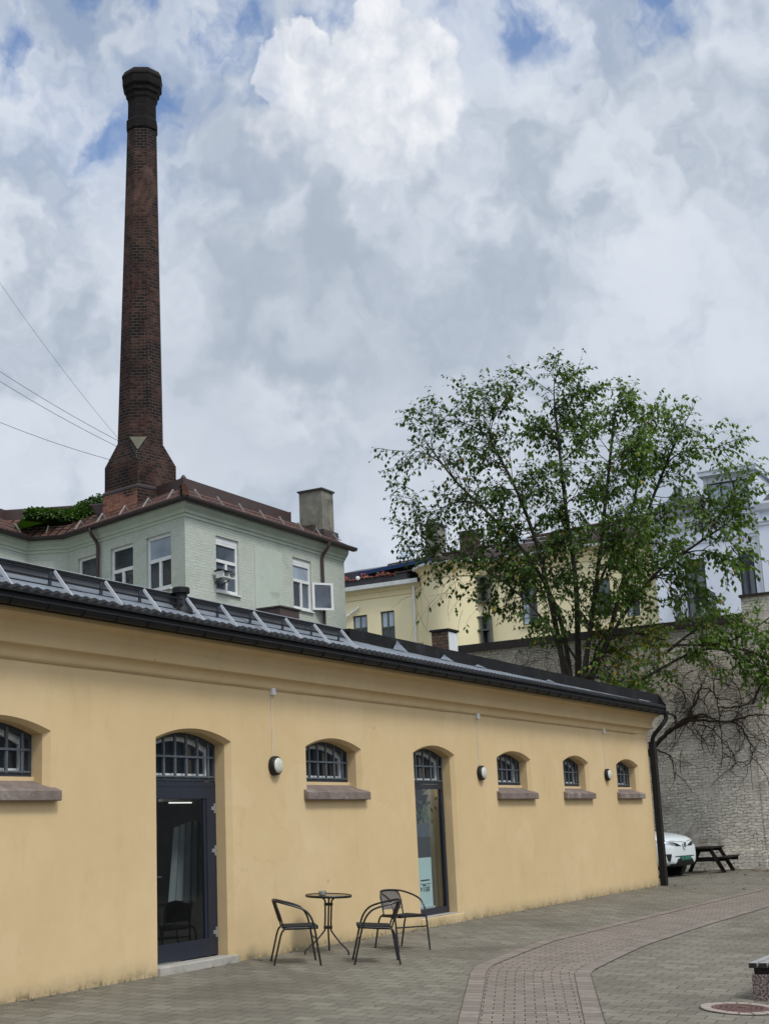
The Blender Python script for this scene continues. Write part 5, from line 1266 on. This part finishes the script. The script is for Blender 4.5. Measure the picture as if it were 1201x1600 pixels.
# ------------------------------------------------------------------ cafe set
TILT = Matrix.Rotation(math.atan(SL), 4, 'X')
def place(o, x, y, yaw, s=1.0, dz=0.0):
    o.location = (x, y, ground_z(y)+dz); o.rotation_euler = (TILT @ Matrix.Rotation(yaw, 4, 'Z')).to_euler(); o.scale = (s, s, s)
def make_chair(label):
    t = thing('armchair', label, 'chair', (0, 0, 0), 'black metal bistro armchairs round the small table')
    half_ = [(.275, .265, 0), (.235, .266, .20), (.195, .266, .40), (.150, .265, .545), (.075, .258, .635), (-.03, .245, .680), (-.155, .222, .712), (-.245, .175, .734), (-.292, .09, .744), (-.302, 0, .746)]
    pts = bez(half_ + [(x, -y, z) for x, y, z in half_[-2::-1]], 5)
    q = MB(); q.tube(pts, .0125, 8); q.build('arm_frame', 'black_tube', t, smooth=True)
    for s in (1, -1):
        q = MB(); q.tube(bez([(-.285, .225*s, 0), (-.245, .224*s, .20), (-.215, .223*s, .345), (-.185, .221*s, .405), (-.13, .218*s, .428), (.05, .215*s, .432), (.215, .212*s, .440)], 4), .0115, 8); q.build('rear_leg', 'black_tube', t, smooth=True)
        q = MB(); q.tube(bez([(-.178, .165*s, .425), (-.215, .168*s, .55), (-.262, .165*s, .67), (-.282, .13*s, .742)], 4), .010, 8); q.build('back_post', 'black_tube', t, smooth=True)
    q = MB(); q.tube([(-.178, .22, .42), (-.178, -.22, .42)], .010, 8); q.tube([(.222, .266, .30), (.222, -.266, .30)], .010, 8); q.tube([(.205, .262, .432), (.205, -.262, .432)], .010, 8); q.build('stretcher', 'black_tube', t, smooth=True)
    q = MB(); top = []; bot = []
    for i in range(9):
        x = -.165+.405*i/8; r1 = []; r2 = []
        for j in range(9):
            y = -.205+.41*j/8; sag = -.022*(1-(2*j/8-1)**2)*math.sin(math.pi*min(1, .15+i/8*.85))
            e = abs(2*j/8-1); z = .446+.012*(i/8)+sag
            r1.append(Vector((x, y*1.03, z))); r2.append(Vector((x, y, z-.026-.012*e)))
        top.append(r1); bot.append(r2)
    rings = [a+list(reversed(b)) for a, b in zip(top, bot)]
    q.loft(rings); q.build('seat', 'black_sling', t, smooth=True)
    q = MB(); rings = []
    for i in range(7):
        f = i/6; z = .50+.235*f; xb = -.200-.085*f; w = .150 if f < .85 else .150-.03*(f-.85)/.15
        ring = [Vector((xb-.018*(1-(2*j/6-1)**2), -w+2*w*j/6, z)) for j in range(7)]; rings.append(ring+[v+Vector((-.010, 0, 0)) for v in reversed(ring)])
    q.loft(rings); q.build('backrest', 'black_sling', t, smooth=True)
    return t
CS = 1.09
c1 = make_chair('black bistro armchair left of the table with its back to the dark door'); place(c1, 16.52, -.74, R(-52), CS)
c2 = dup(c1, label='front bistro armchair right of the table turned towards the table'); place(c2, 17.16, -1.60, R(122), CS)
c3 = dup(c1, label='rear bistro armchair by the tall window showing its taupe backrest'); place(c3, 18.78, -1.14, R(-114), CS)
for ch in c3.children:
    if ch.name.startswith('backrest'): ch.material_slots[0].link = 'OBJECT'; ch.material_slots[0].material = MATS['taupe_sling']
tt = thing('bistro_table', 'small round glass topped black bistro table on three splayed legs', 'table', (0, 0, 0))
q = MB(); q.lathe([(.292, .708), (.300, .706), (.304, .712), (.304, .732), (.300, .737), (.290, .735), (.288, .712)], 48); q.build('rim', 'black_tube', tt, smooth=True)
q = MB(); q.lathe([(0, .724), (.290, .724), (.290, .730), (0, .7301)], 48); q.build('glass_top', 'clear_glass', tt)
for k, a in enumerate((-93, 27, 147)):
    a = R(a); f = lambda r, z: (r*math.cos(a), r*math.sin(a), z)
    q = MB(); q.tube(bez([f(.10, .706), f(.052, .66), f(.046, .58), f(.046, .33), f(.060, .275), f(.18, .155), f(.285, .075), f(.318, .04), f(.325, 0)], 4), .0115, 8); q.build('leg', 'black_tube', tt, smooth=True)
for z in (.615, .325):
    q = MB(); q.lathe([(.048, z-.016), (.058, z-.016), (.058, z+.016), (.048, z+.016)], 20); q.build('collar', 'black_tube', tt)
place(tt, 17.72, -.52, 0, 1.09)
ah = at_y(516.5, 1394.5, -.52)
at_ = thing('ashtray', 'small square silver ashtray on the round glass table', 'ashtray', (0, 0, 0))
q = MB(); q.lathe([(.0, 0), (.052, 0), (.055, .006), (.055, .055), (.050, .058), (.044, .058), (.042, .02), (0, .018)], 20); q.build('bowl', 'silver', at_, smooth=True)
q = MB(); q.bb(-.012, .012, -.058, -.050, .02, .04); q.build('notch', 'black_tube', at_)
place(at_, 17.66, -.50, .3, 1.0, .80)

# ------------------------------------------------------------------ granite bench and manhole
hB = .42
cn = at_g(1168, 1502, hB)
be = thing('bench', 'grey slatted bench on rough reddish granite blocks at the right edge', 'bench', (cn.x, cn.y-.3, ground_z(cn.y)))
for k in range(5):
    y1 = cn.y-k*.112; zg = ground_z(cn.y-.3)
    q = MB(); q.bb(cn.x, cn.x+1.9, y1-.092, y1, zg+hB-.055, zg+hB); q.build('slat', ['bench_wood', 'bench_wood_end'], be, bevel=.004)
    me = be.children[-1].data
    for p_ in me.polygons:
        if abs(p_.normal.x) > .9: p_.material_index = 1
for x_ in (.06, 1.72):
    q = MB(); q.bb(cn.x+x_, cn.x+x_+.12, cn.y-.53, cn.y-.04, zg+hB-.125, zg+hB-.056); q.build('bearer', 'bench_wood_end', be)
m_, nt_, b_ = new_mat('granite'); co_ = nt_.node('ShaderNodeTexCoord').outputs['Object']
nt_.set(b_.inputs['Base Color'], nt_.mix(nt_.ss(nt_.noise(co_, 45, 4, .6), .42, .60), (.060, .040, .038), (.27, .215, .20))); b_.inputs['Roughness'].default_value = .85
bp_ = nt_.node('ShaderNodeBump'); bp_.inputs['Strength'].default_value = .9; bp_.inputs['Distance'].default_value = .02; nt_.set(bp_.inputs['Height'], nt_.noise(co_, 22, 6, .7)); nt_.set(b_.inputs['Normal'], bp_.outputs[0])
for x_ in (.02, 1.62):
    q = MB(); q.bb(cn.x+x_, cn.x+x_+.28, cn.y-.55, cn.y-.015, zg-.06, zg+hB-.126); q.build('granite_block', 'granite', be, bevel=.012)
mc = at_g(1157, 1577)
mh = thing('manhole', 'rusty round manhole cover set in a ring of pale pink setts', 'manhole', (0, 0, 0))
q = MB(); q.lathe([(0, .014), (.30, .014), (.302, .004)], 48)
q.build('cover', 'cast_iron', mh)
q = MB()
for r_ in (.07, .13, .19, .25): q.lathe([(r_-.012, .0141), (r_-.010, .019), (r_+.010, .019), (r_+.012, .0141)], 40)
for k in range(16): a = k*math.pi/8; q.bar((.08*math.cos(a), .08*math.sin(a), .0165), (.28*math.cos(a), .28*math.sin(a), .0165), .014, .005)
q.build('relief', 'cast_iron', mh)
q = MB(); q.lathe([(.30, .008), (.44, .008), (.44, .003)], 48); q.build('bedding', 'joint_dark', mh)
q = MB(); n_ = 17
for k in range(n_):
    a0, a1 = 2*math.pi*(k+.05)/n_, 2*math.pi*(k+.95)/n_; r0, r1 = .315, .425+random.uniform(-.008, .008); z_ = .012+random.uniform(0, .006)
    ar = [a0+(a1-a0)*i/3 for i in range(4)]; bot = [Vector((r*math.cos(a), r*math.sin(a), 0)) for r, seq in ((r0, ar), (r1, ar[::-1])) for a in seq]
    q.loft([bot, [v+Vector((0, 0, z_)) for v in bot]])
q.build('setts', 'cobble_pink', mh, bevel=.004)
place(mh, mc.x, mc.y, 0, 1.0, .001)

# ------------------------------------------------------------------ picnic table by the boundary wall
pt_ = thing('picnic_table', 'dark weathered wooden picnic table with attached bench by the brick wall', 'table', (0, 0, 0))
for k in range(5):
    q = MB(); q.bb(-.95, .95, -.37+k*.15, -.37+k*.15+.14, .70, .74); q.build('top_board', 'dark_wood', pt_)
for s in (1, -1):
    for k in range(2):
        q = MB(); y_ = s*(.62+.145*k); q.bb(-.95, .95, y_-.066, y_+.066, .42, .46); q.build('seat_board', 'dark_wood', pt_)
for x_ in (-.68, .68):
    for s in (1, -1):
        q = MB(); q.bar((x_, s*.28, .70), (x_, s*.66, 0), .11, .05, up=(1, 0, 0)); q.build('leg', 'dark_wood', pt_)
    q = MB(); q.bar((x_+.05, -.82, .375), (x_+.05, .82, .375), .045, .09); q.bar((x_+.05, -.36, .655), (x_+.05, .36, .655), .045, .09); q.build('crossbar', 'dark_wood', pt_)
pc = at_g(1116, 1362)
pt_.location = (42.3, .92, 0.0); pt_.rotation_euler = (0, 0, R(4))

# ------------------------------------------------------------------ parked car
car = thing('parked_car', 'white car with green number plate half hidden behind the ochre building', 'car', (0, 0, 0))
def sec(x, w, zb, zt, sh=.74, bulge=1.02):
    hp = [(0, zb), (w*.80, zb), (w*.97, zb+.07), (w*bulge, .52), (w, sh), (w*.93, zt-.055), (w*.62, zt-.005), (0, zt+.012)]
    return [Vector((x, y, z)) for y, z in hp] + [Vector((x, -y, z)) for y, z in hp[-2:0:-1]]
cbm = MB()
cbm.loft([sec(2.24, .50, .34, .74, .62), sec(2.22, .62, .30, .82, .66), sec(2.13, .77, .26, .93, .74), sec(1.92, .875, .24, 1.015, .80), sec(1.45, .915, .24, 1.09, .86), sec(.85, .925, .24, 1.155, .90), sec(.2, .93, .24, 1.16, .92), sec(-1.2, .93, .24, 1.14, .92), sec(-1.9, .90, .28, 1.10, .90), sec(-2.2, .78, .36, 1.02, .80)])
bo = cbm.build('body', 'car_white', car, smooth=True, auto=180)
md = bo.modifiers.new('sub', 'SUBSURF'); md.levels = 2; md.render_levels = 3
bpy.context.view_layer.update()
from mathutils.bvhtree import BVHTree
dg = bpy.context.evaluated_depsgraph_get(); bv = BVHTree.FromObject(bo, dg)
def onb(y, z, off=.006):
    h = bv.ray_cast(Vector((5, y, z)), Vector((-1, 0, 0)))
    if h[0] is None: return Vector((2.0, y, z))
    return h[0]+h[1]*off
def patch(c, name, m, parent, off=.006, n=8, k=6, smooth=True):
    q = MB(); rows = []
    for j in range(k+1):
        v = j/k; rows.append([])
        for i in range(n+1):
            u = i/n; y = (c[0][0]*(1-u)+c[1][0]*u)*(1-v)+(c[3][0]*(1-u)+c[2][0]*u)*v; z = (c[0][1]*(1-u)+c[1][1]*u)*(1-v)+(c[3][1]*(1-u)+c[2][1]*u)*v
            rows[-1].append(onb(y, z, off))
    q.loft(rows, closed=False, cap=False); return q.build(name, m, parent, smooth=smooth)
for s in (-1, 1):
    hl = patch([(s*.40, .745), (s*.86, .80), (s*.88, .93), (s*.52, .845)], 'headlight', 'headlight', bo)
    patch([(s*.50, .77), (s*.62, .785), (s*.64, .855), (s*.54, .83)], 'lamp_lens', 'chrome', hl, .011, 4, 3)
    patch([(s*.14, .735), (s*.42, .735), (s*.52, .85), (s*.30, .80)], 'grille_wing', 'car_black', bo, .004)
    patch([(s*.66, .36), (s*.72, .42), (s*.76, .56), (s*.62, .56)], 'fog_lamp_slot', 'car_black', bo)
    patch([(s*.20, .835), (s*.55, .868), (s*.56, .878), (s*.20, .845)], 'bonnet_seam', 'car_black', bo, .004)
patch([(-.20, .835), (.20, .835), (.20, .845), (-.20, .845)], 'bonnet_seam', 'car_black', bo, .004)
patch([(-.50, .29), (.50, .29), (.36, .44), (-.36, .44)], 'lower_grille', 'car_black', bo, .008)
patch([(-.62, .255), (.62, .255), (.62, .33), (-.62, .33)], 'bumper_lip', 'car_black', bo, .012)
patch([(-.60, .475), (.60, .475), (.64, .505), (-.64, .505)], 'bumper_crease', 'grille_paint', bo, .003)
e = onb(0, .755, .02)
q = MB(); sh_ = [(-.085, .085), (.085, .085), (.095, .0), (.055, -.085), (0, -.115), (-.055, -.085), (-.095, 0)]
q.prism(sh_, lambda y, z: Vector((e.x, y, .765+z)), lambda y, z: Vector((e.x+.012, y, .765+z))); em = q.build('emblem', 'car_white', bo, bevel=.004)
q = MB(); ov = [(.062*math.cos(a*math.pi/12), .062*math.sin(a*math.pi/12)) for a in range(24)]
q.prism(ov, lambda y, z: Vector((e.x+.012, y, .765+z)), lambda y, z: Vector((e.x+.016, y, .765+z))); q.build('badge', 'car_black', em)
q = MB(); 
for s in (-1, 1): q.bar((e.x+.020, s*.045, .80), (e.x+.020, s*.006, .722), .022, .008, up=(1, 0, 0)); q.bar((e.x+.020, s*.012, .80), (e.x+.020, s*.004, .77), .02, .008, up=(1, 0, 0))
q.build('badge_mark', 'chrome', em)
q = MB(); e2 = onb(0, .45, .02); q.bb(e2.x, e2.x+.012, -.26, .26, .395, .505); npl = q.build('number_plate', 'plate_green', bo)
q = MB()
for k in range(7):
    if k == 2: continue
    q.bb(e2.x+.012, e2.x+.0135, -.22+k*.064, -.22+k*.064+.038, .42, .48)
q.build('plate_marking', 'plate_mark', npl)
# cabin: roof, pillars and dark glass
def csec(x, w, zb, zt, wt): return [Vector((x, -w, zb)), Vector((x, -wt, zt)), Vector((x, 0, zt+.03)), Vector((x, wt, zt)), Vector((x, w, zb))]
q = MB(); q.loft([csec(.98, .80, 1.10, 1.105, .80), csec(.15, .86, 1.12, 1.60, .66), csec(-1.5, .86, 1.12, 1.62, .64), csec(-2.05, .80, 1.08, 1.10, .78)], closed=False, cap=False); gh = q.build('greenhouse', 'glazed_dark', bo)
q = MB(); q.loft([[v+Vector((0, 0, .012)) for v in csec(.18, .70, 1.585, 1.612, .66)], [v+Vector((0, 0, .012)) for v in csec(-1.6, .70, 1.60, 1.632, .64)]], closed=False, cap=False); q.build('car_roof', 'car_white', bo)
for s in (-1, 1):
    q = MB(); q.bar((.99, s*.80, 1.10), (.16, s*.67, 1.62), .06, .03); q.bar((.16, s*.67, 1.62), (-1.5, s*.65, 1.64), .05, .03); q.build('pillar', 'car_black', bo)
    m2 = MB(); m2.box((.70, s*1.02, 1.14), (.10, .20, .14)); m2.build('wing_mirror', 'car_white', bo, bevel=.03)
q = MB(); q.bb(-.3, -.2, -.75, .75, 1.15, 1.45) if False else None
for x_ in (1.36, -1.36):
    for s in (-1, 1):
        rx = Matrix.Rotation(R(90), 3, 'X')
        q = MB(); q.lathe([(.20, -.11), (.31, -.11), (.335, -.08), (.335, .08), (.31, .11), (.20, .11)], 32, (x_, s*.82, .335), rx); wv = q.build('wheel', 'tyre', car, smooth=True)
        q = MB(); q.lathe([(.0, -.10), (.20, -.10), (.215, -.06), (.215, .06), (.20, .10), (0, .10)], 24, (x_, s*.82, .335), rx); q.build('rim', 'galvanised', wv, smooth=True)
        q = MB(); q.lathe([(.345, -.125), (.40, -.125), (.40, .10), (.345, .10)], 32, (x_, s*.825, .335), rx); q.build('wheel_arch', 'car_black', car, smooth=True)
car.scale = (1.1, 1.12, 1.14); car.location = (40.35, 3.22, 0.0); car.rotation_euler = (0, 0, R(-102))

# fallen leaves and grit on the paving
lm = MB(); rr = random.Random(9)
def scat(n, fx, fy, s0, s1, mi):
    for k in range(n):
        x, y = fx(), fy(); z = ground_z(y)+.012; a = rr.uniform(0, 6.3); s = rr.uniform(s0, s1)
        c = Vector((x, y, z)); u = Vector((math.cos(a), math.sin(a), rr.uniform(-.1, .3)))*s; v = Vector((-math.sin(a), math.cos(a), rr.uniform(-.1, .3)))*s*.6
        lm.add([c-u, c+v, c+u, c-v], [(0, 1, 2, 3)], mi)
scat(150, lambda: rr.uniform(34, 43.8), lambda: rr.uniform(-3.5, 1.5), .03, .07, 0)
scat(60, lambda: rr.uniform(42.5, 43.8), lambda: rr.uniform(-3.5, 1.5), .04, .09, 0)
scat(90, lambda: rr.uniform(10, 34), lambda: -abs(rr.gauss(0, .12)), .015, .04, 0)
scat(40, lambda: rr.uniform(12, 24), lambda: rr.uniform(-6, -.2), .01, .022, 0)
scat(170, lambda: rr.uniform(11, 34), lambda: rr.uniform(-7.5, -.1), .008, .03, 0)
scat(26, lambda: rr.uniform(11, 24), lambda: -abs(rr.gauss(0, .5)), .008, .016, 1)
struct(lm.build('fallen_leaves', ['leaf_litter', 'grit_white'], fixn=False), 'stuff')
